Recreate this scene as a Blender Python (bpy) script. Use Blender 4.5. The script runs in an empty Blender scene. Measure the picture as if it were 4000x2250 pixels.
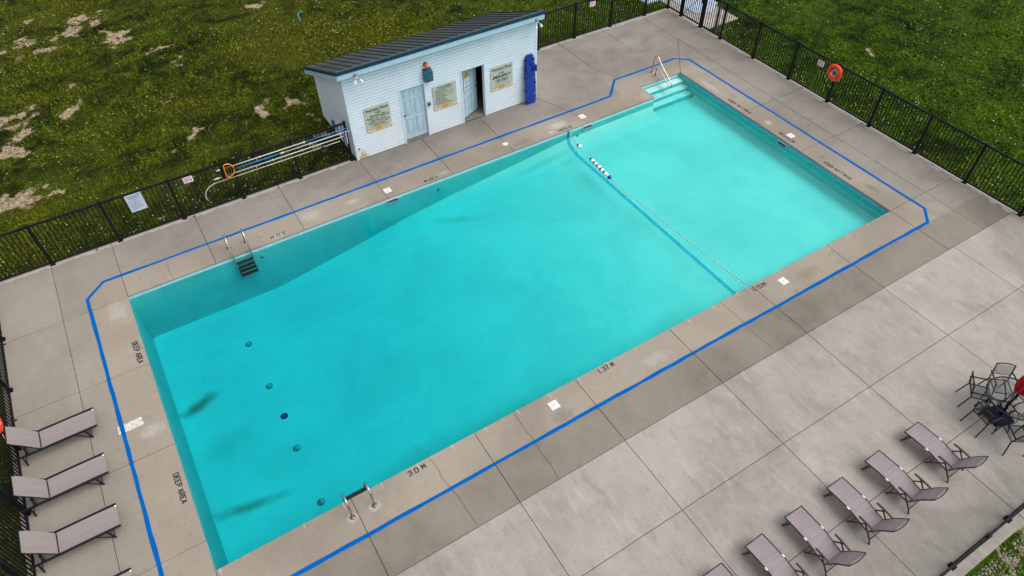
import bpy, math, random
import numpy as np
from mathutils import Vector, Matrix
random.seed(7); rng = np.random.default_rng(7)
R = math.radians
S = bpy.context.scene
C = S.collection

# ------------------------------------------------------------------ camera, sky, sun, exposure
cam_d = bpy.data.cameras.new('camera'); cam = bpy.data.objects.new('camera', cam_d); C.objects.link(cam)
cam.location = (2.358348, -7.451673, 13.590247)
cam.rotation_euler = (0.746395, 0.009100, -0.552261)
cam_d.sensor_width = 36.0; cam_d.lens = 36.0 * 2696.445 / 4000.0
cam_d.clip_start = 0.1; cam_d.clip_end = 1500
S.camera = cam
W = bpy.data.worlds.new('World'); S.world = W; W.use_nodes = True
wn = W.node_tree; wn.nodes.clear()
sky = wn.nodes.new('ShaderNodeTexSky'); sky.sky_type = 'NISHITA'; sky.sun_disc = False
sky.sun_elevation = R(58); sky.sun_rotation = R(135); sky.dust_density = 3.0; sky.air_density = 1.0
hs = wn.nodes.new('ShaderNodeHueSaturation'); hs.inputs['Saturation'].default_value = 0.16
bg = wn.nodes.new('ShaderNodeBackground'); bg.inputs['Strength'].default_value = 0.15
wo = wn.nodes.new('ShaderNodeOutputWorld')
wn.links.new(sky.outputs[0], hs.inputs['Color']); wn.links.new(hs.outputs[0], bg.inputs['Color']); wn.links.new(bg.outputs[0], wo.inputs['Surface'])
sd = bpy.data.lights.new('sun', 'SUN'); sd.energy = 0.9; sd.angle = R(50); sd.color = (1.0, 0.965, 0.92)
sun = bpy.data.objects.new('sun', sd); C.objects.link(sun)
SUN_AZ = 135.0                                   # from +Y towards +X
dv = Vector((math.sin(R(SUN_AZ)) * math.cos(R(58)), math.cos(R(SUN_AZ)) * math.cos(R(58)), math.sin(R(58))))
sun.rotation_euler = dv.to_track_quat('Z', 'Y').to_euler(); sun.location = (0, 0, 30)
S.view_settings.view_transform = 'Standard'; S.view_settings.look = 'None'
S.view_settings.gamma = 1.0; S.view_settings.use_curve_mapping = False
S.view_settings.exposure = 0.45
S.render.engine = 'CYCLES'
S.cycles.max_bounces = 8; S.cycles.transparent_max_bounces = 12; S.cycles.volume_bounces = 0

# ------------------------------------------------------------------ materials
def srgb(r, g, b):
    f = lambda c: (c / 255 / 12.92) if c / 255 <= 0.04045 else ((c / 255 + 0.055) / 1.055) ** 2.4
    return (f(r), f(g), f(b))
class N:
    """small node helper"""
    def __init__(s, name):
        s.m = bpy.data.materials.new(name); s.m.use_nodes = True; s.t = s.m.node_tree; s.t.nodes.clear()
        s.out = s.t.nodes.new('ShaderNodeOutputMaterial')
    def n(s, typ, **kw):
        nd = s.t.nodes.new(typ)
        for k, v in kw.items(): setattr(nd, k, v)
        return nd
    def put(s, sock, v):
        if isinstance(v, bpy.types.NodeSocket): s.t.links.new(v, sock)
        elif isinstance(v, (tuple, list)):
            if len(sock.default_value) == 4 and len(v) == 3: v = (*v, 1)
            sock.default_value = v
        else: sock.default_value = v
    def math(s, op, a, b=0.0, clamp=False):
        nd = s.n('ShaderNodeMath', operation=op, use_clamp=clamp); s.put(nd.inputs[0], a); s.put(nd.inputs[1], b); return nd.outputs[0]
    def pos(s):
        return s.n('ShaderNodeNewGeometry').outputs['Position']
    def obj(s):
        return s.n('ShaderNodeTexCoord').outputs['Object']
    def scale(s, v, sc):
        nd = s.n('ShaderNodeMapping'); s.put(nd.inputs['Vector'], v); nd.inputs['Scale'].default_value = sc; return nd.outputs[0]
    def noise(s, v, sc, det=3, rough=0.5, dist=0.0):
        nd = s.n('ShaderNodeTexNoise'); s.put(nd.inputs['Vector'], v); nd.inputs['Scale'].default_value = sc
        nd.inputs['Detail'].default_value = det; nd.inputs['Roughness'].default_value = rough; nd.inputs['Distortion'].default_value = dist
        return nd.outputs[0]
    def ramp(s, f, lo, hi, a=0.0, b=1.0):
        nd = s.n('ShaderNodeMapRange'); nd.interpolation_type = 'SMOOTHSTEP'; s.put(nd.inputs[0], f)
        nd.inputs[1].default_value = lo; nd.inputs[2].default_value = hi; s.put(nd.inputs[3], a); s.put(nd.inputs[4], b); return nd.outputs[0]
    def mix(s, f, a, b, mode='MIX'):
        nd = s.n('ShaderNodeMix', data_type='RGBA', blend_type=mode); s.put(nd.inputs[0], f); s.put(nd.inputs[6], a); s.put(nd.inputs[7], b); return nd.outputs[2]
    def sep(s, v):
        nd = s.n('ShaderNodeSeparateXYZ'); s.put(nd.inputs[0], v); return nd.outputs
    def bump(s, h, strength=0.3, dist=0.01):
        nd = s.n('ShaderNodeBump'); s.put(nd.inputs['Height'], h); nd.inputs['Strength'].default_value = strength; nd.inputs['Distance'].default_value = dist; return nd.outputs[0]
    def bsdf(s, col, rough=0.6, metal=0.0, normal=None, spec=0.5, **kw):
        nd = s.n('ShaderNodeBsdfPrincipled'); s.put(nd.inputs['Base Color'], col); s.put(nd.inputs['Roughness'], rough)
        s.put(nd.inputs['Metallic'], metal); nd.inputs['Specular IOR Level'].default_value = spec
        if normal is not None: s.put(nd.inputs['Normal'], normal)
        s.t.links.new(nd.outputs[0], s.out.inputs['Surface']); return nd
def simple(name, col, rough=0.6, metal=0.0, var=0.12, sc=8.0, spec=0.5, bump=0.0):
    m = N(name); p = m.obj(); f = m.noise(p, sc, 4)
    c = m.mix(m.ramp(f, 0.3, 0.7), tuple(x * (1 - var) for x in col), tuple(min(1, x * (1 + var)) for x in col))
    r = m.ramp(m.noise(p, sc * 2.3), 0.3, 0.7, max(0.02, rough - 0.08), min(1, rough + 0.08))
    nb = m.bump(m.noise(p, sc * 12), bump, 0.003) if bump else None
    m.bsdf(c, r, metal, nb, spec); return m.m

def pool_sdf(m, x, y):
    d1 = m.math('MAXIMUM', m.math('SUBTRACT', 0.0, x), m.math('SUBTRACT', x, 20.0))
    d2 = m.math('MAXIMUM', m.math('SUBTRACT', 0.0, y), m.math('SUBTRACT', y, 8.525))
    a = m.math('MAXIMUM', d1, d2)
    e1 = m.math('MAXIMUM', m.math('SUBTRACT', 18.09, x), m.math('SUBTRACT', x, 20.0))
    e2 = m.math('MAXIMUM', m.math('SUBTRACT', y, 9.357), m.math('SUBTRACT', 8.0, y))
    return m.math('MINIMUM', a, m.math('MAXIMUM', e1, e2))
def scuff(m, p, xyz, c, cx, cy, rx, ry, col, amt):
    u = m.math('DIVIDE', m.math('SUBTRACT', xyz[0], cx), rx); v = m.math('DIVIDE', m.math('SUBTRACT', xyz[1], cy), ry)
    d = m.math('SQRT', m.math('ADD', m.math('MULTIPLY', u, u), m.math('MULTIPLY', v, v)))
    d = m.math('ADD', d, m.math('MULTIPLY', m.math('SUBTRACT', m.noise(p, 7.0, 5, 0.75), 0.5), 1.9))
    return m.mix(m.ramp(d, 0.3, 1.1, amt, 0.0), c, col)
def concrete(name, new):
    m = N(name); p = m.pos(); xyz = m.sep(p); x, y = xyz[0], xyz[1]
    big = m.noise(p, 0.33, 3, 0.55, 0.6); mid = m.noise(p, 1.7, 5, 0.62, 0.4); fine = m.noise(p, 34, 4, 0.65); grain = m.noise(p, 150, 2, 0.6)
    rnd = m.n('ShaderNodeObjectInfo').outputs['Random']
    if new: g0, g1 = (0.270, 0.249, 0.228), (0.362, 0.336, 0.308)
    else: g0, g1 = (0.204, 0.181, 0.160), (0.272, 0.246, 0.220)
    c = m.mix(m.ramp(big, 0.34, 0.66), g0, g1)
    c = m.mix(m.ramp(m.noise(p, 0.75, 4, 0.6, 0.5), 0.50, 0.72, 0.0, 0.28), c, tuple(v * 0.80 for v in g0))
    c = m.mix(m.ramp(mid, 0.36, 0.66, 0.0, 0.30), c, tuple(v * 1.22 for v in g1))
    if new:      # broom strokes running away from the pool
        st = m.noise(m.scale(p, (2.6, 0.8, 1.0)), 1.5, 6, 0.72, 0.6)
        c = m.mix(m.ramp(st, 0.48, 0.74, 0.0, 0.62), c, (0.440, 0.420, 0.392))
        st2 = m.noise(m.scale(p, (1.9, 0.9, 1.0)), 2.1, 6, 0.72, 0.5)
        c = m.mix(m.ramp(st2, 0.50, 0.76, 0.0, 0.42), c, (0.178, 0.166, 0.155))
    else:
        s = m.math('ADD', pool_sdf(m, x, y), m.math('MULTIPLY', m.math('SUBTRACT', mid, 0.5), 0.10))
        tan = m.ramp(s, 0.84, 0.94, 1.0, 0.0)
        c = m.mix(m.math('MULTIPLY', tan, 0.85), c, m.mix(m.ramp(big, 0.35, 0.65), (0.258, 0.220, 0.176), (0.330, 0.286, 0.232)))
        c = m.mix(m.math('MULTIPLY', m.ramp(y, -0.98, -0.90, 1.0, 0.0), m.ramp(x, -0.5, 1.5)), c, m.mix(1.0, c, (0.84, 0.81, 0.77), 'MULTIPLY'))
        west = m.ramp(x, -0.2, 1.2, 0.42, 0.0)
        c = m.mix(west, c, (0.330, 0.285, 0.228))
        # rust-tan and dark stains near the coping
        stn = m.noise(p, 3.1, 4, 0.6, 0.8)
        c = m.mix(m.math('MULTIPLY', m.ramp(stn, 0.60, 0.76, 0.0, 0.55), tan), c, (0.205, 0.165, 0.115))
        wh = m.noise(m.scale(p, (1, 1, 1)), 2.3, 5, 0.7, 1.0)
        c = m.mix(m.math('MULTIPLY', m.ramp(wh, 0.68, 0.78, 0.0, 0.6), m.ramp(s, 0.4, 1.8, 1.0, 0.0)), c, (0.43, 0.40, 0.36))
        # cement smears at the form marks along the pool edge
        tk = m.math('ABSOLUTE', m.math('SUBTRACT', m.math('FRACT', m.math('DIVIDE', m.math('ADD', x, 0.35), 0.857)), 0.5))
        tkm = m.math('MULTIPLY', m.math('MULTIPLY', m.ramp(tk, 0.006, 0.018, 1.0, 0.0), m.ramp(y, -0.01, 0.0, 1.0, 0.0)), m.ramp(s, 0.06, 0.22, 0.8, 0.0))
        c = m.mix(m.math('MULTIPLY', tkm, m.ramp(m.noise(p, 5), 0.35, 0.5)), c, (0.52, 0.49, 0.44))
        WH, GR, DK = (0.47, 0.44, 0.41), (0.33, 0.32, 0.31), (0.13, 0.115, 0.10)
        for b in [(14.15,8.95,.40,.22,WH,.75),(13.75,8.72,.15,.09,WH,.8),(17.85,8.80,.20,.30,GR,.8),(20.25,8.0,.13,.75,WH,.5),(19.1,9.85,.6,.15,WH,.4),(20.32,5.2,.16,.2,WH,.6),(4.2,8.68,.28,.10,WH,.6),
                  (-.35,8.1,.3,.5,WH,.35),(5.3,9.0,.35,.3,WH,.45),(-.35,3.9,.35,.2,WH,.5),(2.70,-.42,.15,.13,WH,.75),(3.19,-.42,.16,.14,WH,.75),(20.4,1.0,.12,.35,DK,.45),(20.35,2.9,.10,.12,DK,.4),(20.5,7.1,.12,.2,DK,.3),
                  (10.6,-.55,.5,.2,WH,.35),(7.75,-.7,.35,.25,DK,.4),(16.0,-.5,.5,.25,(.22,.16,.09),.45),(9.6,8.72,.3,.1,WH,.4),(12.6,8.75,.4,.12,DK,.3),(6.6,8.95,.25,.15,WH,.5),(19.8,12.2,.8,.4,GR,.5),(22.0,12.2,.7,.5,DK,.25)]:
            c = scuff(m, p, xyz, c, *b)
        # pale lime band against the fences
        ed = m.math('MAXIMUM', m.math('SUBTRACT', x, 22.92), m.math('MULTIPLY', m.math('SUBTRACT', y, 13.55), 1.0))
        ed = m.math('MAXIMUM', ed, m.math('MINIMUM', m.math('SUBTRACT', y, 10.80), m.math('SUBTRACT', 7.4, x)))
        edn = m.math('ADD', ed, m.math('MULTIPLY', m.math('SUBTRACT', m.noise(p, 2.4, 4, 0.6), 0.5), 0.42))
        c = m.mix(m.ramp(edn, -0.03, 0.03, 0.0, 0.72), c, (0.47, 0.44, 0.40))
        shed_front = m.math('MULTIPLY', m.ramp(y, 9.6, 10.7), m.math('MULTIPLY', m.ramp(x, 7.4, 8.2), m.ramp(x, 14.2, 14.8, 1.0, 0.0)))  # old concrete gets darker towards the shed front
        c = m.mix(m.math('MULTIPLY', shed_front, 0.38), c, (0.135, 0.118, 0.098))
    # sparse dark specks
    sp = m.noise(p, 9.0, 2, 0.5)
    c = m.mix(m.ramp(sp, 0.76, 0.80, 0.0, 0.5), c, (0.10, 0.085, 0.07))
    c = m.mix(m.ramp(fine, 0.30, 0.72, 0.0, 1.0), m.mix(1.0, c, (0.90, 0.90, 0.90), 'MULTIPLY'), m.mix(1.0, c, (1.09, 1.09, 1.09), 'MULTIPLY'))
    c = m.mix(m.ramp(grain, 0.35, 0.65, 0.0, 0.30), c, m.mix(1.0, c, (0.72, 0.72, 0.73), 'MULTIPLY'))
    mott = m.noise(p, 6.5, 5, 0.7); c = m.mix(m.ramp(mott, 0.30, 0.55, 0.30, 0.0), c, m.mix(1.0, c, (0.76, 0.76, 0.75), 'MULTIPLY'))
    tint = m.n('ShaderNodeHueSaturation'); m.put(tint.inputs['Color'], m.mix(1.0, c, (1.0, 0.985, 0.965) if new else (1.035, 1.035, 1.02), 'MULTIPLY')); m.put(tint.inputs['Value'], m.math('ADD', 0.955, m.math('MULTIPLY', rnd, 0.09)))
    m.bsdf(tint.outputs[0], 0.86, 0, m.bump(m.math('ADD', m.math('MULTIPLY', fine, 0.6), grain), 0.25, 0.004), 0.25)
    return m.m
M = {}
M['con_old'] = concrete('aged_concrete', False)
M['con_new'] = concrete('pale_broomed_concrete', True)
M['joint'] = simple('joint_dirt', (0.03, 0.026, 0.022), 0.95)
M['black'] = simple('black_powder_coat', (0.006, 0.006, 0.008), 0.6, 0, 0.3, 5, 0.2)
M['navyframe'] = simple('navy_black_frame', (0.007, 0.008, 0.018), 0.45, 0, 0.2, 8, 0.3)
M['brownframe'] = simple('dark_brown_frame', (0.032, 0.020, 0.019), 0.42, 0, 0.25)
M['armplastic'] = simple('brown_arm_plastic', (0.070, 0.050, 0.050), 0.5)
M['clip'] = simple('white_clip', (0.78, 0.78, 0.80), 0.4, 0, 0.05)
M['steel'] = simple('stainless_steel', (0.50, 0.46, 0.42), 0.25, 1.0, 0.15, 20)
M['steel_dull'] = simple('stained_steel', (0.26, 0.20, 0.15), 0.38, 1.0, 0.3, 12)
M['chrome'] = simple('chrome', (0.80, 0.82, 0.85), 0.15, 1.0, 0.05)
M['white'] = simple('white_plastic', (0.80, 0.80, 0.79), 0.45, 0, 0.04)
M['lid'] = simple('skimmer_lid_white', (0.66, 0.66, 0.64), 0.5, 0, 0.05, 10)
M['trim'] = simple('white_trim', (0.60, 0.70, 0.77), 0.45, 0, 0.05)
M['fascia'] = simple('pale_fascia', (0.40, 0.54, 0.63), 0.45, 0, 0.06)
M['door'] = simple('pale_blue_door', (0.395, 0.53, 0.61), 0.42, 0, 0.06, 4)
M['navytrim'] = simple('navy_drip_edge', (0.010, 0.022, 0.060), 0.3, 0, 0.2)
M['dark'] = simple('dark_interior', (0.05, 0.045, 0.04), 0.9)
M['blackhole'] = simple('black_opening', (0.006, 0.006, 0.006), 0.95)
M['ink'] = simple('black_ink', (0.018, 0.018, 0.018), 0.6)
M['greyink'] = simple('grey_ink', (0.16, 0.20, 0.27), 0.6)
M['redink'] = simple('red_ink', (0.65, 0.14, 0.17), 0.6)
M['navyink'] = simple('navy_ink', (0.06, 0.07, 0.2), 0.6)
M['signcream'] = simple('sign_cream', (0.44, 0.47, 0.38), 0.45, 0, 0.05)
M['signsand'] = simple('sign_sand', (0.50, 0.42, 0.27), 0.5, 0, 0.1)
M['signpale'] = simple('sign_pale_wave', (0.70, 0.62, 0.43), 0.5, 0, 0.1)
M['signsun'] = simple('sign_amber', (0.62, 0.30, 0.02), 0.5, 0, 0.15)
M['signwhite'] = simple('sign_white', (0.55, 0.66, 0.75), 0.45, 0, 0.05)
M['signpink'] = simple('sign_offwhite', (0.66, 0.62, 0.70), 0.45, 0, 0.05)
M['teal'] = simple('teal_box', (0.018, 0.10, 0.145), 0.4, 0, 0.2, 4)
M['orange'] = simple('amber_beacon', (0.75, 0.17, 0.015), 0.25, 0, 0.2, 10)
M['orangeframe'] = simple('orange_plastic', (0.85, 0.26, 0.01), 0.4)
M['ring'] = simple('orange_red_foam', (0.80, 0.035, 0.006), 0.45, 0, 0.12, 8)
M['rope'] = simple('white_rope', (0.60, 0.60, 0.55), 0.8)
M['boardblue'] = simple('royal_blue_plastic', (0.003, 0.030, 0.29), 0.35, 0, 0.15, 4)
M['poleblue'] = simple('pole_blue', (0.01, 0.22, 0.70), 0.35)
M['polewhite'] = simple('pole_white', (0.60, 0.60, 0.60), 0.35, 0.0, 0.08)
M['polebeige'] = simple('pole_beige', (0.46, 0.44, 0.32), 0.45)
M['grey'] = simple('grey_box', (0.16, 0.18, 0.22), 0.5)
M['wood'] = simple('weathered_wood', (0.085, 0.075, 0.065), 0.85, 0, 0.5, 9)
M['flower_y'] = simple('yellow_petals', (0.75, 0.45, 0.05), 0.7)
M['flower_w'] = simple('clover_flower', (0.52, 0.55, 0.36), 0.8, 0, 0.2, 3)
M['leaf'] = simple('broad_leaf', (0.05, 0.10, 0.015), 0.7)
M['red'] = simple('red_canvas', (0.40, 0.004, 0.008), 0.75, 0, 0.2, 15)
M['navyslab'] = simple('navy_base', (0.005, 0.009, 0.022), 0.7, 0, 0.2, 8, 0.15)
M['maindrain'] = simple('main_drain_navy', (0.004, 0.035, 0.11), 0.8, 0, 0.5, 30)
M['drain'] = simple('stained_drain_grate', (0.14, 0.24, 0.21), 0.8, 0, 0.6, 25)
M['draincentre'] = simple('drain_centre_plate', (0.34, 0.48, 0.43), 0.8, 0, 0.5, 30)
M['rung'] = simple('black_tread', (0.006, 0.006, 0.007), 0.7)
M['floatnavy'] = simple('navy_float', (0.004, 0.030, 0.19), 0.3)
M['stripe'] = simple('blue_liner_stripe', (0.05, 0.50, 0.60), 0.6, 0, 0.15)
M['wallstripe'] = simple('blue_wall_stripe', (0.02, 0.17, 0.36), 0.6, 0, 0.15)
M['steps'] = simple('white_step_paint', (0.76, 0.82, 0.78), 0.7, 0, 0.08, 3)
M['flash'] = simple('slate_flashing', (0.05, 0.085, 0.11), 0.5, 0.2, 0.15)
M['walkway'] = simple('pale_walkway', (0.40, 0.36, 0.31), 0.9, 0, 0.12, 2, 0.3, 0.3)
M['mat'] = simple('pale_blue_panel', (0.40, 0.48, 0.60), 0.45, 0, 0.1, 2)
M['stone1'] = simple('pale_stone', (0.50, 0.46, 0.40), 0.9, 0, 0.3, 30)
M['hose'] = simple('sky_blue_hose', (0.06, 0.33, 0.66), 0.4)
M['patch'] = simple('white_cement_patch', (0.60, 0.56, 0.50), 0.9, 0, 0.2, 12, 0.3, 0.4)
M['collar'] = simple('grey_collar', (0.55, 0.57, 0.60), 0.4)
M['tapbronze'] = simple('bronze_tap', (0.18, 0.10, 0.05), 0.5, 0.4)

m = N('painted_blue_line'); p = m.pos(); f = m.noise(p, 2.2, 5, 0.65)
c = m.mix(m.ramp(f, 0.3, 0.75), (0.0005, 0.090, 0.36), (0.0008, 0.118, 0.43))
c = m.mix(m.ramp(m.noise(p, 16, 4, 0.7), 0.66, 0.74, 0.0, 0.45), c, (0.02, 0.08, 0.22))
m.bsdf(c, 1.0, 0, None, 0.04); M['blue'] = m.m

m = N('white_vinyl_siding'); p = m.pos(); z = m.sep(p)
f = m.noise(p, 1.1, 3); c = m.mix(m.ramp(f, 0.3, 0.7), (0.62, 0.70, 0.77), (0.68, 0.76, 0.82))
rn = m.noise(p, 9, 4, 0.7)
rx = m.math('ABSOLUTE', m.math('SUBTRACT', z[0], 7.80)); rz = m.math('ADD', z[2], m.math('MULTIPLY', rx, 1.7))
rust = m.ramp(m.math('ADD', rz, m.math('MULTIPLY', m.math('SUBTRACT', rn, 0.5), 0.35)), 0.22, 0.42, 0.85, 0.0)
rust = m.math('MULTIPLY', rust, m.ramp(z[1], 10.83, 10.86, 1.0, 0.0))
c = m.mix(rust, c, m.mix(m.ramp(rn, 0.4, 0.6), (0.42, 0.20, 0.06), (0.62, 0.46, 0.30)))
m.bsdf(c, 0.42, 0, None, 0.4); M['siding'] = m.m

m = N('charcoal_metal_roof'); p = m.obj(); f = m.noise(p, 0.8, 4, 0.6)
c = m.mix(m.ramp(f, 0.3, 0.7), (0.028, 0.040, 0.046), (0.052, 0.068, 0.074))
m.bsdf(c, 0.5, 0.2, m.bump(m.noise(p, 14), 0.08, 0.01)); M['roof'] = m.m

m = N('pool_plaster'); p = m.pos(); f = m.noise(p, 0.45, 5, 0.6, 0.4)
c = m.mix(m.ramp(f, 0.3, 0.7), (0.62, 0.76, 0.66), (0.78, 0.87, 0.745))
c = m.mix(m.ramp(m.noise(p, 1.6, 5, 0.7), 0.56, 0.78, 0.0, 0.28), c, (0.42, 0.56, 0.45))
xyz = m.sep(p)
def blob(c, cx, cy, rx, ry, ang, col, amt):
    ca, sa = math.cos(R(ang)), math.sin(R(ang))
    dx = m.math('SUBTRACT', xyz[0], cx); dy = m.math('SUBTRACT', xyz[1], cy)
    u = m.math('DIVIDE', m.math('ADD', m.math('MULTIPLY', dx, ca), m.math('MULTIPLY', dy, sa)), rx)
    v = m.math('DIVIDE', m.math('SUBTRACT', m.math('MULTIPLY', dy, ca), m.math('MULTIPLY', dx, sa)), ry)
    d = m.math('SQRT', m.math('ADD', m.math('MULTIPLY', u, u), m.math('MULTIPLY', v, v)))
    d = m.math('ADD', d, m.math('MULTIPLY', m.math('SUBTRACT', m.noise(p, 2.8, 4, 0.6), 0.5), 0.9))
    return m.mix(m.ramp(d, 0.0, 1.35, amt, 0.0), c, col)
for b in [(0.52, 5.60, 0.60, 0.22, 20, (0.05, 0.13, 0.05), 0.80), (0.72, 2.12, 0.95, 0.17, -10, (0.08, 0.19, 0.08), 0.70),
          (0.75, 4.0, 0.8, 0.5, 0, (0.3, 0.5, 0.34), 0.42), (9.5, 7.75, 0.9, 0.18, -30, (0.25, 0.48, 0.27), 0.45),
          (12.3, 0.7, 1.3, 0.35, 0, (0.45, 0.62, 0.48), 0.4), (7.0, 0.7, 1.8, 0.4, 0, (0.35, 0.52, 0.36), 0.5), (13.2, 8.25, 1.4, 0.14, 0, (0.35, 0.52, 0.38), 0.45),
          (4.7, 1.0, 0.8, 0.4, 0, (0.4, 0.55, 0.4), 0.45), (2.0, 2.9, 1.0, 0.6, 0, (0.5, 0.62, 0.5), 0.35),
          (15.6, 2.2, 1.6, 1.0, 10, (0.5, 0.66, 0.6), 0.4)]:
    c = blob(c, *b)
# faint plaster seams along the length
sm = m.math('ABSOLUTE', m.math('SUBTRACT', m.math('FRACT', m.math('DIVIDE', m.math('ADD', xyz[1], m.math('MULTIPLY', m.noise(p, 0.5), 0.25)), 1.55)), 0.5))
c = m.mix(m.math('MULTIPLY', m.ramp(sm, 0.003, 0.012, 0.26, 0.0), m.ramp(xyz[0], 11, 15, 1.0, 0.15)), c, (0.90, 0.93, 0.93))
m.bsdf(c, 0.7, 0, m.bump(m.noise(p, 25, 4), 0.2, 0.01), 0.2); M['plaster'] = m.m

m = N('pool_wall_liner'); p = m.pos(); xyz = m.sep(p)
c = m.mix(m.ramp(m.noise(p, 0.9, 4, 0.6, 0.5), 0.3, 0.7), (0.07, 0.55, 0.51), (0.12, 0.65, 0.60))
c = m.mix(m.ramp(xyz[2], -0.155, -0.145), c, m.mix(m.ramp(m.noise(p, 6), 0.35, 0.65), (0.32, 0.56, 0.63), (0.38, 0.63, 0.70)))
c = m.mix(m.math('MULTIPLY', m.ramp(xyz[2], -0.150, -0.145), m.ramp(xyz[0], 19.9, 19.95)), c, (0.10, 0.33, 0.50))
c = m.mix(m.ramp(m.noise(m.scale(p, (1, 1, 6)), 3.0, 5, 0.7), 0.64, 0.74, 0.0, 0.35), c, (0.30, 0.42, 0.33))
m.bsdf(c, 0.55, 0, None, 0.3); M['liner'] = m.m

# water: clear surface with reflection, body absorbs red
m = N('pool_water'); p = m.pos()
wv = m.math('ADD', m.noise(p, 1.3, 2, 0.5), m.math('MULTIPLY', m.noise(p, 7.0, 3, 0.6), 0.25))
nb = m.bump(wv, 0.12, 0.02)
fr = m.n('ShaderNodeFresnel'); fr.inputs['IOR'].default_value = 1.29; m.put(fr.inputs['Normal'], nb)
gl = m.n('ShaderNodeBsdfGlossy'); gl.inputs['Roughness'].default_value = 0.03; m.put(gl.inputs['Normal'], nb)
tr = m.n('ShaderNodeBsdfTransparent')
mx = m.n('ShaderNodeMixShader'); m.put(mx.inputs[0], fr.outputs[0]); m.t.links.new(tr.outputs[0], mx.inputs[1]); m.t.links.new(gl.outputs[0], mx.inputs[2])
m.t.links.new(mx.outputs[0], m.out.inputs['Surface'])
va = m.n('ShaderNodeVolumeAbsorption'); va.inputs['Color'].default_value = (0.18, 0.914, 0.953, 1); va.inputs['Density'].default_value = 1.6
m.t.links.new(va.outputs[0], m.out.inputs['Volume']); M['water'] = m.m

m = N('table_glass'); fr = m.n('ShaderNodeFresnel'); fr.inputs['IOR'].default_value = 1.45
gl = m.n('ShaderNodeBsdfGlossy'); gl.inputs['Roughness'].default_value = 0.05
tr = m.n('ShaderNodeBsdfTransparent'); tr.inputs['Color'].default_value = (0.72, 0.75, 0.76, 1)
mx = m.n('ShaderNodeMixShader'); m.put(mx.inputs[0], fr.outputs[0]); m.t.links.new(tr.outputs[0], mx.inputs[1]); m.t.links.new(gl.outputs[0], mx.inputs[2])
m.t.links.new(mx.outputs[0], m.out.inputs['Surface']); M['glass'] = m.m

def fabric(name, a, b):
    m = N(name); p = m.obj()
    w = m.noise(m.scale(p, (3.0, 60.0, 1.0)), 1.0, 4, 0.7); w2 = m.noise(m.scale(p, (0.8, 9, 1)), 1.2, 3, 0.6)
    c = m.mix(m.ramp(w, 0.3, 0.7), a, b); c = m.mix(m.ramp(w2, 0.35, 0.7, 0.0, 0.3), c, tuple(v * 0.78 for v in a))
    m.bsdf(c, 0.75, 0, m.bump(m.noise(p, 260, 2), 0.25, 0.002), 0.25); return m.m
M['fab_mauve'] = fabric('mauve_sling_fabric', (0.250, 0.205, 0.220), (0.325, 0.275, 0.285))
M['fab_taupe'] = fabric('taupe_sling_fabric', (0.255, 0.218, 0.208), (0.295, 0.255, 0.242))

# lawn
BARE = [(-1.55,24.9,1.6,.45),(-.8,25.4,.9,.4),(-.2,27.3,.8,.3),(-.3,24.3,.9,.3),(.8,25.4,1.2,.35),(1.6,26.2,1.1,.35),(2.64,24.0,1.1,.4),(2.8,23.3,.9,.35),(3.7,21.9,1.2,.28),(4.2,20.6,.5,.25),
        (.5,20.8,.6,.22),(0.0,19.2,.9,.3),(-1.9,19.6,1.1,.5),(-1.6,18.5,1.3,.45),(-2.3,17.5,1.2,.45),(3.61,15.2,.45,.2),(3.95,15.0,.2,.15),(2.52,14.73,.35,.22),(5.87,15.65,.55,.42),(-1.05,15.05,.6,.15),
        (-1.07,14.4,.45,.15),(-2.24,14.4,1.0,.5),(8.2,23.7,.8,.3),(7.15,13.0,.7,.25),(7.0,11.9,.5,.2),(-3.6,16.2,1.2,.6),(7.1,15.2,.3,.35),(4.5,12.6,.3,.15),(7.4,14.1,.4,.15),
        (10.2,19.4,.2,.12),(-3.5,4.3,.15,.4),(-3.55,1.6,.12,.8),(13.5,-8.0,2.6,.10),(3.0,17.9,.6,.1),(27.5,6.5,.25,.2),(1.9,11.25,.35,.06),(4.1,11.25,.4,.06),(-1.6,11.6,.5,.10)]
def vnoise(x, y, s, seed):
    r = np.random.default_rng(seed); T = r.random((256, 256))
    u = x * s + 1000.3; v = y * s + 1000.7; i = np.floor(u).astype(int); j = np.floor(v).astype(int)
    fu = u - i; fv = v - j; fu = fu * fu * (3 - 2 * fu); fv = fv * fv * (3 - 2 * fv)
    g = lambda a, b: T[a % 256, b % 256]
    return (g(i, j) * (1 - fu) + g(i + 1, j) * fu) * (1 - fv) + (g(i, j + 1) * (1 - fu) + g(i + 1, j + 1) * fu) * fv
def bareness(x, y):
    b = np.zeros_like(x)
    wx = (vnoise(x, y, 1.3, 3) - .5) * 0.8 + (vnoise(x, y, 4.3, 13) - .5) * 0.4; wy = (vnoise(x, y, 1.3, 4) - .5) * 0.9 + (vnoise(x, y, 4.3, 14) - .5) * 0.4
    for (cx, cy, rx, ry) in BARE:
        d = ((x + wx - cx) / (rx * 0.85)) ** 2 + ((y + wy - cy) / (ry * 1.7)) ** 2
        b = np.maximum(b, np.exp(-d * 0.9))
    n = vnoise(x, y, 3.0, 5) * .5 + vnoise(x, y, 7.5, 6) * .35 + vnoise(x, y, 17.0, 8) * .25
    return np.clip((b * 1.15 - n * 1.35) * 2.2 + 0.30, 0, 1) * np.clip((b - 0.05) * 6, 0, 1)
m = N('lawn_ground'); p = m.pos()
at = m.n('ShaderNodeAttribute'); at.attribute_name = 'bare'
big = m.noise(p, 0.16, 4, 0.6, 0.8); mid = m.noise(p, 0.9, 5, 0.65, 0.6); fin = m.noise(p, 5.5, 5, 0.7); gr = m.noise(p, 26, 4, 0.75)
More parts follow.
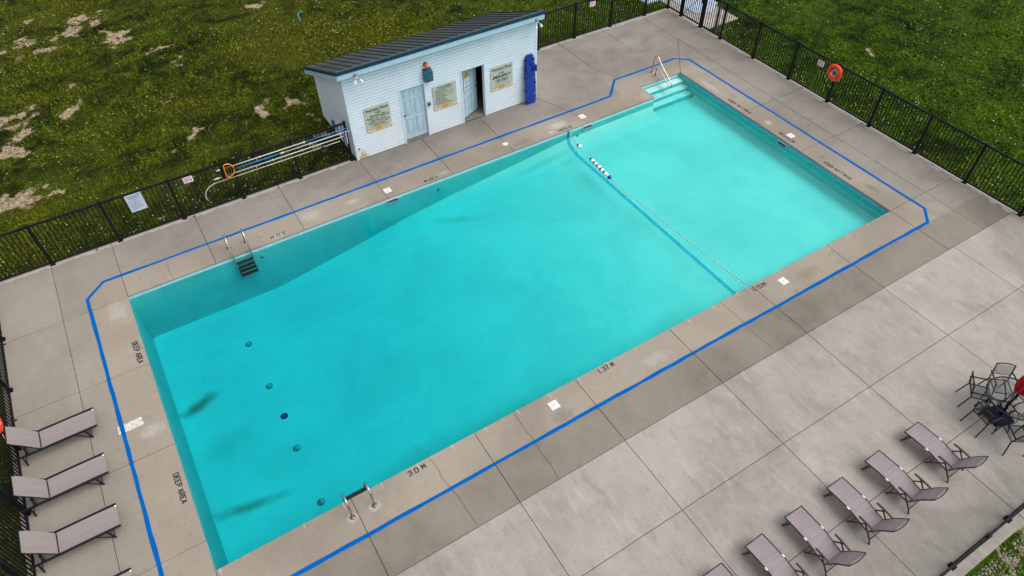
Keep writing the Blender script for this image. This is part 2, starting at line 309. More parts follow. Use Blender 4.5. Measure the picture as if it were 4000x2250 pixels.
c = m.mix(m.ramp(mid, 0.38, 0.62), (0.006, 0.013, 0.001), (0.062, 0.078, 0.004))
c = m.mix(m.ramp(big, 0.40, 0.66, 0.0, 0.6), c, (0.100, 0.102, 0.007))
c = m.mix(m.ramp(fin, 0.45, 0.75, 0.0, 0.6), c, (0.088, 0.086, 0.018))
dry = m.noise(p, 0.55, 5, 0.7, 1.0)
c = m.mix(m.ramp(dry, 0.58, 0.78, 0.0, 0.5), c, (0.15, 0.115, 0.045))
c = m.mix(m.ramp(gr, 0.25, 0.75, 0.75, 0.0), c, (0.006, 0.010, 0.002))
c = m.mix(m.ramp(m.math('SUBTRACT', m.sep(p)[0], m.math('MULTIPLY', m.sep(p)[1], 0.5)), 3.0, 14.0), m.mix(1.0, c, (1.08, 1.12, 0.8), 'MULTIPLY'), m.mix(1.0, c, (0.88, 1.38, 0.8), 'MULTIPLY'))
soil = m.mix(m.ramp(m.noise(p, 9, 5, 0.7), 0.35, 0.65), (0.20, 0.14, 0.08), (0.50, 0.39, 0.27))
edge = m.math('ADD', at.outputs['Fac'], m.math('MULTIPLY', m.math('SUBTRACT', m.noise(p, 6.0, 5, 0.8), 0.5), 1.9))
c = m.mix(m.ramp(edge, 0.34, 0.80), c, soil)
m.bsdf(c, 0.95, 0, m.bump(m.math('ADD', fin, gr), 0.9, 0.05), 0.1); M['lawn'] = m.m
m = N('grass_blades'); p = m.pos()
at = m.n('ShaderNodeAttribute'); at.attribute_name = 'tone'
big = m.noise(p, 0.16, 4, 0.6, 0.8); mid = m.noise(p, 0.9, 5, 0.65, 0.6)
c = m.mix(m.ramp(mid, 0.38, 0.62), (0.008, 0.020, 0.001), (0.082, 0.112, 0.004))
c = m.mix(m.ramp(big, 0.40, 0.66, 0.0, 0.65), c, (0.135, 0.145, 0.007))
c = m.mix(m.ramp(m.noise(p, 0.55, 5, 0.7, 1.0), 0.58, 0.78, 0.0, 0.45), c, (0.14, 0.12, 0.04))
c = m.mix(m.ramp(at.outputs['Fac'], 0.55, 1.0, 0.0, 0.75), c, (0.17, 0.185, 0.030))
c = m.mix(m.ramp(at.outputs['Fac'], 0.0, 0.35, 0.7, 0.0), c, (0.008, 0.018, 0.002))
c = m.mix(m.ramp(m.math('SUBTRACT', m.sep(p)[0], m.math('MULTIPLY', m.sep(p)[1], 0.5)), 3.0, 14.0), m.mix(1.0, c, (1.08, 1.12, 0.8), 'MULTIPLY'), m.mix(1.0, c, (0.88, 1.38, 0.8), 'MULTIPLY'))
m.bsdf(c, 0.8, 0, None, 0.15); M['blades'] = m.m

# ------------------------------------------------------------------ mesh helpers
class MB:
    def __init__(s): s.v = []; s.f = []; s.mi = []
    def add(s, vs, fs, mi=0):
        b = len(s.v); s.v += [tuple(v) for v in vs]; s.f += [tuple(b + i for i in f) for f in fs]; s.mi += [mi] * len(fs); return s
    def box(s, x0, y0, z0, x1, y1, z1, mi=0):
        v = [(x0,y0,z0),(x1,y0,z0),(x1,y1,z0),(x0,y1,z0),(x0,y0,z1),(x1,y0,z1),(x1,y1,z1),(x0,y1,z1)]
        return s.add(v, [(0,3,2,1),(4,5,6,7),(0,1,5,4),(1,2,6,5),(2,3,7,6),(3,0,4,7)], mi)
    def cbox(s, x0, y0, z0, x1, y1, z1, c=0.01, mi=0):   # box with chamfered vertical+top edges
        pts = [(x0+c,y0),(x1-c,y0),(x1,y0+c),(x1,y1-c),(x1-c,y1),(x0+c,y1),(x0,y1-c),(x0,y0+c)]
        return s.prism(pts, z0, z1, c, mi)
    def prism(s, pts, z0, z1, c=0.0, mi=0):
        n = len(pts); cx = sum(p[0] for p in pts)/n; cy = sum(p[1] for p in pts)/n
        lo = [(p[0],p[1],z0) for p in pts]; 
        if c > 0:
            hi = [(p[0],p[1],z1-c) for p in pts]
            tp = []
            for p in inset(pts, c): tp.append((p[0],p[1],z1))
            vs = lo + hi + tp; fs = [tuple(range(n-1,-1,-1)), tuple(range(2*n,3*n))]
            for k in range(2):
                for i in range(n): j=(i+1)%n; fs.append((k*n+i,k*n+j,(k+1)*n+j,(k+1)*n+i))
        else:
            hi = [(p[0],p[1],z1) for p in pts]; vs = lo+hi; fs=[tuple(range(n-1,-1,-1)), tuple(range(n,2*n))]
            for i in range(n): j=(i+1)%n; fs.append((i,j,n+j,n+i))
        return s.add(vs, fs, mi)
    def bar(s, a, b, w, h, up=(0,0,1), mi=0):            # rectangular bar a->b, width w across, h along up
        a = Vector(a); b = Vector(b); d = (b-a).normalized(); u = Vector(up)
        x = d.cross(u)
        if x.length < 1e-4: x = d.cross(Vector((0,1,0)))
        x.normalize(); u = x.cross(d).normalized()
        vs = []
        for q in (a, b):
            for sx, su in ((-1,-1),(1,-1),(1,1),(-1,1)): vs.append(q + x*(sx*w/2) + u*(su*h/2))
        return s.add(vs, [(0,1,2,3),(7,6,5,4),(0,4,5,1),(1,5,6,2),(2,6,7,3),(3,7,4,0)], mi)
    def tube(s, pts, r, n=8, caps=True, mi=0, closed=False, mis=None):
        P = [Vector(p) for p in pts]; k = len(P); vs = []; prev = None
        for i in range(k):
            if closed: d = P[(i+1)%k]-P[(i-1)%k]
            else: d = P[min(i+1,k-1)]-P[max(i-1,0)]
            d.normalize()
            if prev is None:
                a = Vector((0,0,1)) if abs(d.z)<0.9 else Vector((1,0,0))
                x = d.cross(a).normalized()
            else:
                x = (prev - d*prev.dot(d)).normalized()
            prev = x; y = d.cross(x); rr = r[i] if isinstance(r,(list,tuple)) else r
            for j in range(n):
                t = 2*math.pi*j/n; vs.append(P[i] + x*math.cos(t)*rr + y*math.sin(t)*rr)
        b = len(s.v); s.v += [tuple(v) for v in vs]
        for i in range(k if closed else k-1):
            for j in range(n):
                a0=b+i*n+j; a1=b+i*n+(j+1)%n; b0=b+((i+1)%k)*n+j; b1=b+((i+1)%k)*n+(j+1)%n
                s.f.append((a0,a1,b1,b0)); s.mi.append(mis[i] if mis else mi)
        if caps and not closed:
            s.f.append(tuple(b+j for j in range(n-1,-1,-1))); s.mi.append(mi)
            s.f.append(tuple(b+(k-1)*n+j for j in range(n))); s.mi.append(mi)
        return s
    def lathe(s, prof, c=(0,0,0), n=16, mi=0):            # prof [(r,z)] about z
        b = len(s.v); k = len(prof)
        for (r,z) in prof:
            for j in range(n):
                t=2*math.pi*j/n; s.v.append((c[0]+r*math.cos(t), c[1]+r*math.sin(t), c[2]+z))
        for i in range(k-1):
            for j in range(n):
                s.f.append((b+i*n+j,b+i*n+(j+1)%n,b+(i+1)*n+(j+1)%n,b+(i+1)*n+j)); s.mi.append(mi)
        s.f.append(tuple(b+j for j in range(n-1,-1,-1))); s.mi.append(mi)
        s.f.append(tuple(b+(k-1)*n+j for j in range(n))); s.mi.append(mi)
        return s
    def mesh(s, name, mats, smooth=False):
        me = bpy.data.meshes.new(name); me.from_pydata(s.v, [], s.f)
        for mm in (mats if isinstance(mats,(list,tuple)) else [mats]): me.materials.append(mm)
        me.polygons.foreach_set('material_index', s.mi)
        if smooth: me.polygons.foreach_set('use_smooth', [True]*len(s.f))
        me.update(); return me
    def build(s, name, mats, parent=None, smooth=False, loc=None, world=False):
        """vertices are local to the parent, or world coordinates when world=True"""
        if world:
            if parent is not None:
                Mi = wmat(parent).inverted(); s.v = [tuple(Mi @ Vector(v)) for v in s.v]
        me = s.mesh(name, mats, smooth); o = bpy.data.objects.new(name, me); C.objects.link(o)
        if parent is not None: o.parent = parent
        if loc is not None:
            o.location = loc
            if world or parent is None:
                for vv in me.vertices: vv.co -= Vector(loc)
        return o
def wmat(o):
    Mx = Matrix.LocRotScale(o.location, o.rotation_euler, o.scale)
    return wmat(o.parent) @ Mx if o.parent else Mx
def inset(pts, d):
    """move every edge of a convex CCW polygon inwards by d"""
    n = len(pts); L = []
    for i in range(n):
        a = Vector(pts[i]).to_2d() if len(pts[i])>2 else Vector(pts[i]); b = Vector(pts[(i+1)%n])
        e = (b-a).normalized(); nn = Vector((-e.y, e.x)); L.append((a+nn*d, e))
    out = []
    for i in range(n):
        (p, e), (q, g) = L[i-1], L[i]
        den = e.x*g.y - e.y*g.x
        if abs(den) < 1e-9: out.append((q.x, q.y)); continue
        t = ((q.x-p.x)*g.y - (q.y-p.y)*g.x)/den; out.append((p.x+e.x*t, p.y+e.y*t))
    return out
def empty(name, loc=(0,0,0), rz=0.0):
    o = bpy.data.objects.new(name, None); C.objects.link(o); o.location = loc; o.rotation_euler = (0,0,rz); o.empty_display_size = 0.2; return o
def tag(o, label=None, cat=None, group=None, kind=None):
    if label: o['label'] = label
    if cat: o['category'] = cat
    if group: o['group'] = group
    if kind: o['kind'] = kind
    return o
def children(o): return [c for c in bpy.data.objects if c.parent == o]
def copy_tree(o, loc=None, rz=None, parent=None, kids=None):
    c = o.copy(); C.objects.link(c)
    if parent: c.parent = parent
    if loc is not None: c.location = loc
    if rz is not None: c.rotation_euler = (0,0,rz)
    for ch in children(o): copy_tree(ch, parent=c)
    return c
def inst(name, me, parent, loc=(0,0,0), rot=None, scale=None):
    o = bpy.data.objects.new(name, me); C.objects.link(o); o.parent = parent; o.location = loc
    if rot: o.rotation_euler = rot
    if scale: o.scale = scale
    return o

# ------------------------------------------------------------------ lawn (sheet with the deck cut out)
def lawn():
    fx = np.unique(np.round(np.concatenate([np.arange(-14, 44.01, 0.14), [-3.0, 22.95]]), 3))
    fy = np.unique(np.round(np.concatenate([np.arange(-12, 40.01, 0.14), [-7.55, 10.85]]), 3))
    xs = np.concatenate([[-260, -120, -60, -30], fx, [60, 90, 150, 300]]); ys = np.concatenate([[-260, -120, -60, -25], fy, [55, 85, 150, 300]])
    X, Y = np.meshgrid(xs, ys, indexing='ij'); nx, ny = X.shape
    bz = bareness(X.ravel(), Y.ravel())
    Z = -0.055 + (vnoise(X.ravel(), Y.ravel(), 0.35, 11) - .5) * 0.03 + (vnoise(X.ravel(), Y.ravel(), 3.1, 12) - .5) * 0.02 - bz * 0.01
    V = np.stack([X.ravel(), Y.ravel(), Z], 1)
    I, J = np.meshgrid(np.arange(nx-1), np.arange(ny-1), indexing='ij'); I = I.ravel(); J = J.ravel()
    cx = (xs[I]+xs[I+1])/2; cy = (ys[J]+ys[J+1])/2
    keep = ~((cx > -3.0) & (cx < 22.95) & (cy > -7.55) & (cy < 10.85))
    I = I[keep]; J = J[keep]
    F = np.stack([I*ny+J, (I+1)*ny+J, (I+1)*ny+J+1, I*ny+J+1], 1)
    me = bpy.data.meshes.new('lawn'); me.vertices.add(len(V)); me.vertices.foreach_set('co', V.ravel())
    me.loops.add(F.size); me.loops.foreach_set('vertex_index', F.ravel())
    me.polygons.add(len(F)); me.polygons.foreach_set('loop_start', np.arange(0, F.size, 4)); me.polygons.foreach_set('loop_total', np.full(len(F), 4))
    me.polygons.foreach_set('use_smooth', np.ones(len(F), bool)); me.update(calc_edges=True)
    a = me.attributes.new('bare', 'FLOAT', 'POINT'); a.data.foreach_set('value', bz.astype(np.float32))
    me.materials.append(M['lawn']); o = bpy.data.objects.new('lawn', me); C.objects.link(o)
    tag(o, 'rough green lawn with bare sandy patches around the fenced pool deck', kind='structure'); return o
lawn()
def tri_cloud(name, V, tone, mat):
    n = len(V)//3; me = bpy.data.meshes.new(name); me.vertices.add(len(V)); me.vertices.foreach_set('co', V.astype(np.float32).ravel())
    me.loops.add(len(V)); me.loops.foreach_set('vertex_index', np.arange(len(V)))
    me.polygons.add(n); me.polygons.foreach_set('loop_start', np.arange(0, len(V), 3)); me.polygons.foreach_set('loop_total', np.full(n, 3)); me.update(calc_edges=True)
    if tone is not None:
        a = me.attributes.new('tone', 'FLOAT', 'POINT'); a.data.foreach_set('value', np.repeat(tone, 3).astype(np.float32))
    me.materials.append(mat); o = bpy.data.objects.new(name, me); C.objects.link(o); return o
def on_lawn(x, y):
    deck = (x > -3.2) & (x < 23.22) & (y > -7.78) & (y < 11.06)
    deck |= (x > 14.3) & (x < 23.22) & (y > 10.9) & (y < 13.84)
    deck |= (x > 7.5) & (x < 14.5) & (y > 10) & (y < 13.85)
    walk = (x > 23.1) & (x < 24.95) & (y > 11.35)
    return ~(deck | walk)
def scatter(n):
    k = int(n * 2.6); x = rng.uniform(-9, 40, k); y = rng.uniform(-11, 34, k)
    d = np.hypot(x - 2.4, y + 7.5); w = np.clip((15.0 / np.maximum(d, 6)) ** 1.1, 0, 1)
    nearf = ((y < 12.6) & (y > 10.8) & (x < 8)) | ((x > 22.9) & (x < 26)) | (y < -7.4)
    w = np.where(nearf, 1.0, w); s = (rng.random(k) < w) & on_lawn(x, y); x = x[s][:n]; y = y[s][:n]; return x, y
def grass():
    x, y = scatter(520000); b = bareness(x, y); k = rng.random(len(x)) > b * 0.95 + 0.02; x = x[k]; y = y[k]; n = len(x)
    cl = vnoise(x, y, 2.2, 21) * .6 + vnoise(x, y, 6.0, 22) * .4
    d = np.hypot(x - 2.4, y + 7.5)
    h = (0.015 + 0.035 * rng.random(n)) * (0.4 + 1.2 * cl); w = 0.009 + 0.0009 * d * (0.5 + rng.random(n))
    t = rng.uniform(0, 2*np.pi, n); ln = rng.uniform(0.3, 2.6, n) * h; t2 = rng.uniform(0, 2*np.pi, n)
    z0 = -0.062
    V = np.zeros((n, 3, 3)); V[:,0] = np.stack([x-np.cos(t)*w, y-np.sin(t)*w, np.full(n, z0)], 1)
    V[:,1] = np.stack([x+np.cos(t)*w, y+np.sin(t)*w, np.full(n, z0)], 1)
    V[:,2] = np.stack([x+np.cos(t2)*ln, y+np.sin(t2)*ln, z0+0.02+h], 1)
    tone = np.clip(rng.normal(0.45, 0.2, n) + (cl-.5)*0.5, 0, 1)
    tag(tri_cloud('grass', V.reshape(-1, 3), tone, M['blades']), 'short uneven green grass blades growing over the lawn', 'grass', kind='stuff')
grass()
def flowers():
    x, y = scatter(30000); n = len(x); cl = vnoise(x, y, 0.35, 31) * .6 + vnoise(x, y, 1.7, 32) * .4
    nearf = np.exp(-np.maximum(y - 11.0, 0) * 1.6) * (x < 7.6) * (y > 10.8) * 0.9 + np.exp(-np.maximum(x - 23.2, 0) * 1.0) * (x > 23) * 0.35
    k = rng.random(n) < np.clip((cl - 0.50) * 2.6, 0, 1) * 0.42 + nearf * 0.75; k &= bareness(x, y) < 0.4
    x = x[k]; y = y[k]; n = len(x); r = 0.004 + 0.011 * rng.random(n)**2 + 0.00045 * np.hypot(x-2.4, y+7.5); z = 0.005 + rng.random(n) * 0.02
    V = []; a = np.linspace(0, 2*np.pi, 6)[:-1]
    P = np.stack([x[:,None]+np.cos(a)*r[:,None], y[:,None]+np.sin(a)*r[:,None], np.repeat(z[:,None]-0.006, 5, 1)], 2)
    T = np.stack([x, y, z+0.006], 1)
    for i in range(5): V.append(np.stack([P[:,i], P[:,(i+1)%5], T], 1))
    yel = rng.random(n) < 0.06
    Vw = np.concatenate([v[~yel] for v in V]).reshape(-1, 3); Vy = np.concatenate([v[yel] for v in V]).reshape(-1, 3)
    tag(tri_cloud('clover_flowers', Vw, None, M['flower_w']), 'tiny whitish clover flowers sprinkled through the lawn', 'flowers', kind='stuff')
    tag(tri_cloud('dandelion_flowers', Vy, None, M['flower_y']), 'tiny yellow dandelion flowers sprinkled through the lawn', 'flowers', kind='stuff')
flowers()
def stones():
    n = 2600; x = rng.uniform(8, 20, n); y = -7.82 - np.abs(rng.normal(0, 1, n)) * 0.30; V = []
    r = rng.uniform(0.008, 0.026, n)
    a = np.linspace(0, 2*np.pi, 6)[:-1]
    jr = rng.uniform(.7, 1.2, (n, 5))
    P = np.stack([x[:,None]+np.cos(a)*r[:,None]*jr, y[:,None]+np.sin(a)*r[:,None]*jr, np.full((n,5), -0.055)], 2); T = np.stack([x, y, -0.04+r*.8], 1)
    for i in range(5): V.append(np.stack([P[:,i], P[:,(i+1)%5], T], 1))
    tag(tri_cloud('gravel', np.concatenate(V).reshape(-1,3), None, M['stone1']), 'pale gravel scattered along the outer edge of the deck', 'gravel', kind='stuff')
stones()

# ------------------------------------------------------------------ deck slabs
deck = empty('pool_deck', (10, 1, 0)); tag(deck, 'concrete pool deck of large slabs with dark saw cut joints', kind='structure')
bed = MB()
for (a,b,c,d) in [(-3.1,-7.6,23.1,-0.08),(-3.1,-0.08,-0.08,11.0),(-0.08,8.62,18.0,10.78),(20.08,-0.08,23.1,13.7),(18.0,9.44,20.08,13.7),(14.46,10.78,18.0,13.7),(-0.08,10.78,7.56,11.0)]:
    bed.box(a, b, -0.10, c, d, -0.028)
bed.build('joint_bed', M['joint'], deck, world=True)
W0, E0, S0, NL, NR = -3.15, 23.2, -7.74, 11.05, 13.82
slabs = []
xn = [W0, -1.6, 0, 2.35, 4.94, 7.6, 9.86, 12.12]
q = lambda x0,y0,x1,y1: [(x0,y0),(x1,y0),(x1,y1),(x0,y1)]
for a, b in zip(xn[2:], xn[3:]):                       # north strip, west of and in front of the shed
    top = NL if b <= 4.95 else 10.8
    if a == 4.94: slabs.append(([(a,8.525),(b,8.525),(b,10.79),(7.50,10.79),(7.50,NL),(a,NL)] , 0)); continue
    slabs.append((q(a, 8.525, b, top if top==NL else 10.79), 0))
slabs.append(([(12.12,8.525),(15.14,8.525),(14.98,9.48),(14.44,10.79),(12.12,10.79)], 0))
slabs.append(([(15.14,8.525),(18.09,8.525),(18.09,9.36),(17.37,11.36),(14.46,11.36),(14.46,10.79),(14.98,9.48)], 0))
slabs.append(([(18.09,9.36),(20,9.357),(21.61,11.36),(17.37,11.36)], 0))
for a, b in ((14.46,17.37),(17.37,19.51),(19.51,21.61)): slabs.append((q(a, 11.36, b, NR), 0))
slabs.append((q(21.61,11.36,E0,NR), 0))
slabs.append(([(20,9.357),(20,8.82),(21.61,8.82),(21.61,11.36)], 0)); slabs.append((q(21.61,8.82,E0,11.36), 0))
for a, b in ((0,3.48),(3.48,6.13),(6.13,8.82)):
    slabs.append((q(20,a,21.61,b), 0)); slabs.append((q(21.61,a,E0,b), 0))
slabs.append((q(20,-1.95,21.61,0), 0)); slabs.append((q(21.61,-1.95,E0,0), 0))
slabs.append((q(W0,8.49,-1.6,NL), 0)); slabs.append((q(-1.6,8.49,0,NL), 0))
for a, b in ((5.92,8.49),(3.3,5.92),(0.7,3.3),(-1.95,0.7)):
    slabs.append((q(W0,a,-1.6,b), 0)); 
    if a > -1: slabs.append((q(-1.6,a,0,b), 0))
    else: slabs.append(([(-1.6,-1.95),(0,-1.95),(0,0),(-0.02,0.7),(-1.6,0.7)], 0))
xs_ = [0, 2.83, 5.80, 8.56, 11.48, 14.33, 17.25, 20.0]
for a, b in zip(xs_, xs_[1:]): slabs.append((q(a,-1.95,b,0), 0))
xs2 = [W0, 0, 2.83, 5.80, 8.55, 11.47, 14.32, 17.25, 20.2, E0]
ys2 = [-1.95, -3.86, -5.77, S0]
for a, b in zip(xs2, xs2[1:]):
    for c_, d_ in zip(ys2, ys2[1:]): slabs.append((q(a, d_, b, c_), 1))
for pts, new in slabs:
    mb = MB(); n = len(pts)
    ar = sum(pts[i][0]*pts[(i+1)%n][1]-pts[(i+1)%n][0]*pts[i][1] for i in range(n))
    if ar < 0: pts = pts[::-1]
    pp = inset(pts, 0.0055)
    hgt = random.uniform(-0.0015, 0.0015)
    c = 0.006 if n == 4 else 0.0
    mb.prism(pp, -0.055, hgt, c)
    cx = sum(p[0] for p in pp)/n; cy = sum(p[1] for p in pp)/n
    mb.build('slab', M['con_new'] if new else M['con_old'], deck, world=True)
def strip(name, pts, w, z, mat, parent=None, jit=0.0):
    mb = MB(); L = []
    P = []
    for a, b in zip(pts, pts[1:]):
        a = Vector(a); b = Vector(b); k = max(1, int((b-a).length/0.35)) if jit else 1
        for i in range(k): P.append(a.lerp(b, i/k))
    P.append(Vector(pts[-1]))
    closed = (Vector(pts[0])-Vector(pts[-1])).length < 1e-6
    n = len(P); vs = []
    for i in range(n):
        pa = P[i-1] if i > 0 else (P[-2] if closed else None); pb = P[i+1] if i < n-1 else (P[1] if closed else None)
        d1 = (P[i]-pa).normalized() if pa is not None else (pb-P[i]).normalized(); d2 = (pb-P[i]).normalized() if pb is not None else d1
        t = (d1+d2).normalized(); nn = Vector((-t.y, t.x)); sc = 1/max(0.5, t.dot(d2))
        ww = w/2*sc
        corner = d1.dot(d2) < 0.99
        j1 = 0 if corner else random.uniform(-jit, jit); j2 = 0 if corner else random.uniform(-jit, jit)
        if closed and i == n-1: vs += vs[:2]; continue
        vs += [(P[i].x+nn.x*(ww+j1), P[i].y+nn.y*(ww+j1), z), (P[i].x-nn.x*(ww+j2), P[i].y-nn.y*(ww+j2), z)]
    mb.add(vs, [(2*i, 2*i+1, 2*i+3, 2*i+2) for i in range(n-1)])
    return mb.build(name, mat, parent, world=True)
BL = [(-0.92,0.0),(-0.94,8.97),(-0.46,9.43),(16.76,9.43),(17.58,10.24),(20.46,10.24),(20.90,9.88),(20.94,-0.47),(20.49,-0.91),(-0.5,-0.92),(-0.92,-0.5),(-0.92,0.0)]
o = strip('safety_line', BL, 0.088, 0.0055, M['blue'], None, 0.010)
tag(o, 'bright blue painted safety line running around the whole pool', 'painted line')
mb = MB()
for x in (2.83,5.80,8.56,11.48,14.33,17.25,20.0): mb.add([(x-.004,-.975,.0066),(x+.004,-.975,.0066),(x+.004,-.845,.0066),(x-.004,-.845,.0066)],[(0,1,2,3)])
for x in (0,2.35,4.94,7.6,9.86,12.12,15.0): mb.add([(x-.004,9.375,.0066),(x+.004,9.375,.0066),(x+.004,9.485,.0066),(x-.004,9.485,.0066)],[(0,1,2,3)])
for y in (0,3.48,6.13,8.82): mb.add([(20.855,y-.004,.0066),(20.985,y-.004,.0066),(20.985,y+.004,.0066),(20.855,y+.004,.0066)],[(0,1,2,3)])
for y in (0.7,3.3,5.92,8.49): mb.add([(-.995,y-.004,.0066),(-.865,y-.004,.0066),(-.865,y+.004,.0066),(-.995,y+.004,.0066)],[(0,1,2,3)])
mb.build('joint_gaps', M['joint'], o, world=True)['kind'] = 'stuff'
for pts in [[(6.83,0.02),(6.82,-0.59),(6.845,-0.9),(6.80,-1.19),(6.83,-1.57),(6.78,-1.93)], [(4.65,0.02),(4.70,-0.34),(4.68,-0.64),(4.77,-1.22),(4.78,-1.5),(4.80,-1.93)],
            [(-0.07,6.59),(-0.045,6.49),(-0.01,6.45)], [(13.2,-0.02),(13.24,-0.6),(13.18,-1.1),(13.25,-1.9)], [(1.2,9.4),(1.16,8.9),(1.2,8.55)], [(21.9,0.6),(22.4,0.1),(22.9,0.2)]]:
    strip('crack', pts, 0.006, 0.004, M['joint'], deck)
# small drain caps along the fence and dots on the deck
for (x, y) in [(-0.39,10.86),(2.34,10.83),(4.93,10.82),(20.2,13.60),(17.35,13.58),(22.97,8.83),(22.97,6.16),(22.97,3.47),(22.97,0.75),(-2.97,5.85),(-2.97,8.45)]:
    mb = MB(); mb.lathe([(0.030,0),(0.030,0.004),(0.0,0.005)], (0,0,0), 12); o = mb.build('drain_hole', M['blackhole'], deck); o.location = (x-10, y-1, 0.002)
# white cement patch on the west side
mb = MB(); pts = []
for i in range(40):
    t = i/40*4; s_ = int(t); f = t-s_
    c4 = [(-1.02,4.18),(-0.48,4.17),(-0.49,4.42),(-1.02,4.41)]; a = c4[s_]; b = c4[(s_+1)%4]
    pts.append((a[0]+(b[0]-a[0])*f+random.uniform(-.012,.012), a[1]+(b[1]-a[1])*f+random.uniform(-.012,.012)))
mb.add([(p[0],p[1],0.003) for p in pts]+[(-0.75,4.30,0.003)], [(i,(i+1)%40,40) for i in range(40)])
pt = mb.build('cement_patch', M['patch'], None, world=True); tag(pt, 'rough white cement patch crossed by the blue line near the left loungers', 'concrete patch')
mb = MB()
for i in range(26):
    x = random.uniform(-1.0,-0.5); y = random.uniform(4.19,4.40); r = random.uniform(0.003,0.010)*(2.2 if i in (3,9) else 1)
    k = 6; mb.add([(x+r*math.cos(6.28*j/k)*random.uniform(.6,1.6), y+r*math.sin(6.28*j/k)*random.uniform(.6,1.2), 0.0045) for j in range(k)], [tuple(range(k))])
hp = mb.build('pits', M['joint'], pt, world=True); hp['kind'] = 'stuff'

# ------------------------------------------------------------------ pool shell and water
pool = empty('swimming_pool', (10, 4, 0)); tag(pool, 'long rectangular pool basin with a stepped alcove at the shallow end', kind='structure')
ZW = -0.155
fl = [(0,-1.88),(3.7,-1.88),(5.2,-1.74),(6.9,-1.54),(8.3,-1.36),(9.8,-1.17),(12.0,-0.95),(14.33,-0.71),(20,-0.66)]
mb = MB()
G = 0.03
for (x0,z0),(x1,z1) in zip(fl, fl[1:]):
    xa = x0-(G if x0 == 0 else 0); xb = x1+(G if x1 == 20 else 0)
    mb.add([(xa,-G,z0),(xb,-G,z1),(xb,8.525+G,z1),(xa,8.525+G,z0)], [(0,1,2,3)])
o = mb.build('pool_floor', M['plaster'], pool, world=True)
def wall_quad(name, pts):                               # a real thickness behind each wall face
    mb = MB(); mb.add(pts, [(0,1,2,3)])
    return mb.build(name, M['liner'], pool, world=True)
def wallbox(x0,y0,x1,y1,zb):
    mb = MB(); mb.box(x0,y0,zb,x1,y1,-0.056); return mb.build('pool_wall', M['liner'], pool, world=True)
wallbox(-0.30, -0.30, -0.02, 8.83, -2.3)                # west
wallbox(-0.02, -0.30, 20.02, -0.02, -2.3)               # south
wallbox(20.02, -0.30, 20.30, 9.66, -2.0)                # east
wallbox(-0.02, 8.545, 18.07, 8.83, -2.3)                # north
wallbox(17.8, 8.83, 18.07, 9.66, -1.6)                  # alcove west side
wallbox(18.07, 9.377, 20.02, 9.66, -1.6)                # alcove back
# cove along the foot of the walls
for pts in [[(0,8.50),(18.05,8.50)], [(19.975,0),(19.975,8.5)], [(0.0,0.03),(0.0,8.5)]]:
    mb = MB()
    def fz(x):
        for (x0,z0),(x1,z1) in zip(fl, fl[1:]):
            if x0 <= x <= x1: return z0+(z1-z0)*(x-x0)/(x1-x0)
        return fl[-1][1]
    (ax,ay),(bx,by) = pts; k = 24; vs = []
    for i in range(k+1):
        t = i/k; x = ax+(bx-ax)*t; y = ay+(by-ay)*t; z = fz(x)
        if ay == by: g_ = min(1.0, max(0.25, (x-2.0)/6.0)); vs += [(x,8.55,z+0.34*g_),(x,8.50-0.05*g_,z+0.15*g_),(x,8.42-0.50*g_,z+0.004)]
        elif ax > 10: vs += [(20.03,y,z+0.14),(19.97,y,z+0.05),(19.86,y,z+0.002)]
        else: vs += [(-0.03,y,z+0.14),(0.03,y,z+0.05),(0.12,y,z+0.002)]
    mb.add(vs, [f for i in range(k) for f in ((3*i,3*i+3,3*i+4,3*i+1),(3*i+1,3*i+4,3*i+5,3*i+2))])
    mb.build('wall_cove', M['plaster'], pool, world=True, smooth=True)
# steps in the alcove
for i, (yf, yb, z) in enumerate([(9.10, 9.40, -0.235), (8.83, 9.10, -0.37), (8.56, 8.83, -0.50)]):
    mb = MB(); mb.cbox(18.05, yf, -0.80, 20.03, yb, z, 0.008); st_ = mb.build('step', M['liner'], pool, world=True); mb = MB(); mb.box(18.06, yf+0.012, z-0.004, 20.02, yb, z+0.004); mb.build('tread', M['steps'], st_, world=True)
mb = MB(); mb.add([(18.05,8.5,-0.66),(20.03,8.5,-0.66),(20.03,9.4,-0.66),(18.05,9.4,-0.66)], [(0,1,2,3)]); mb.build('alcove_floor', M['plaster'], pool, world=True)
# blue division stripe on floor and walls
mb = MB(); mb.add([(14.285,-0.02,-0.706),(14.385,-0.02,-0.702),(14.385,8.54,-0.702),(14.285,8.54,-0.706)], [(0,1,2,3)]); mb.add([(14.285,7.90,-0.693),(14.385,7.90,-0.693),(14.385,8.448,-0.540),(14.285,8.448,-0.540),(14.385,8.548,-0.352),(14.285,8.548,-0.352)], [(0,1,2,3),(3,2,4,5)]); mb.build('floor_stripe', M['stripe'], pool, world=True); mb = MB()
mb.add([(14.28,8.541,-0.71),(14.37,8.541,-0.71),(14.37,8.541,-0.057),(14.28,8.541,-0.057)], [(0,1,2,3)])
mb.add([(14.28,-0.016,-0.71),(14.37,-0.016,-0.71),(14.37,-0.016,-0.057),(14.28,-0.016,-0.057)], [(3,2,1,0)])
mb.build('wall_stripe', M['wallstripe'], pool, world=True)
mb = MB()
# water body
mb.box(-0.06, -0.06, -2.2, 20.06, 8.585, ZW)
w1 = mb
mb2 = MB()
foot = [(-0.06,-0.06),(20.06,-0.06),(20.06,9.42),(18.03,9.42),(18.03,8.585),(-0.06,8.585)]
n = len(foot); vs = [(x,y,-2.2) for x,y in foot]+[(x,y,ZW) for x,y in foot]
fs = [(5,4,3,2,1,0),(6,7,8,9,10,11)]+[(i,(i+1)%n,n+(i+1)%n,n+i) for i in range(n)]
mb2.add(vs, fs); o = mb2.build('pool_water', M['water'], None, world=True)
tag(o, 'clear turquoise water filling the pool', kind='structure')
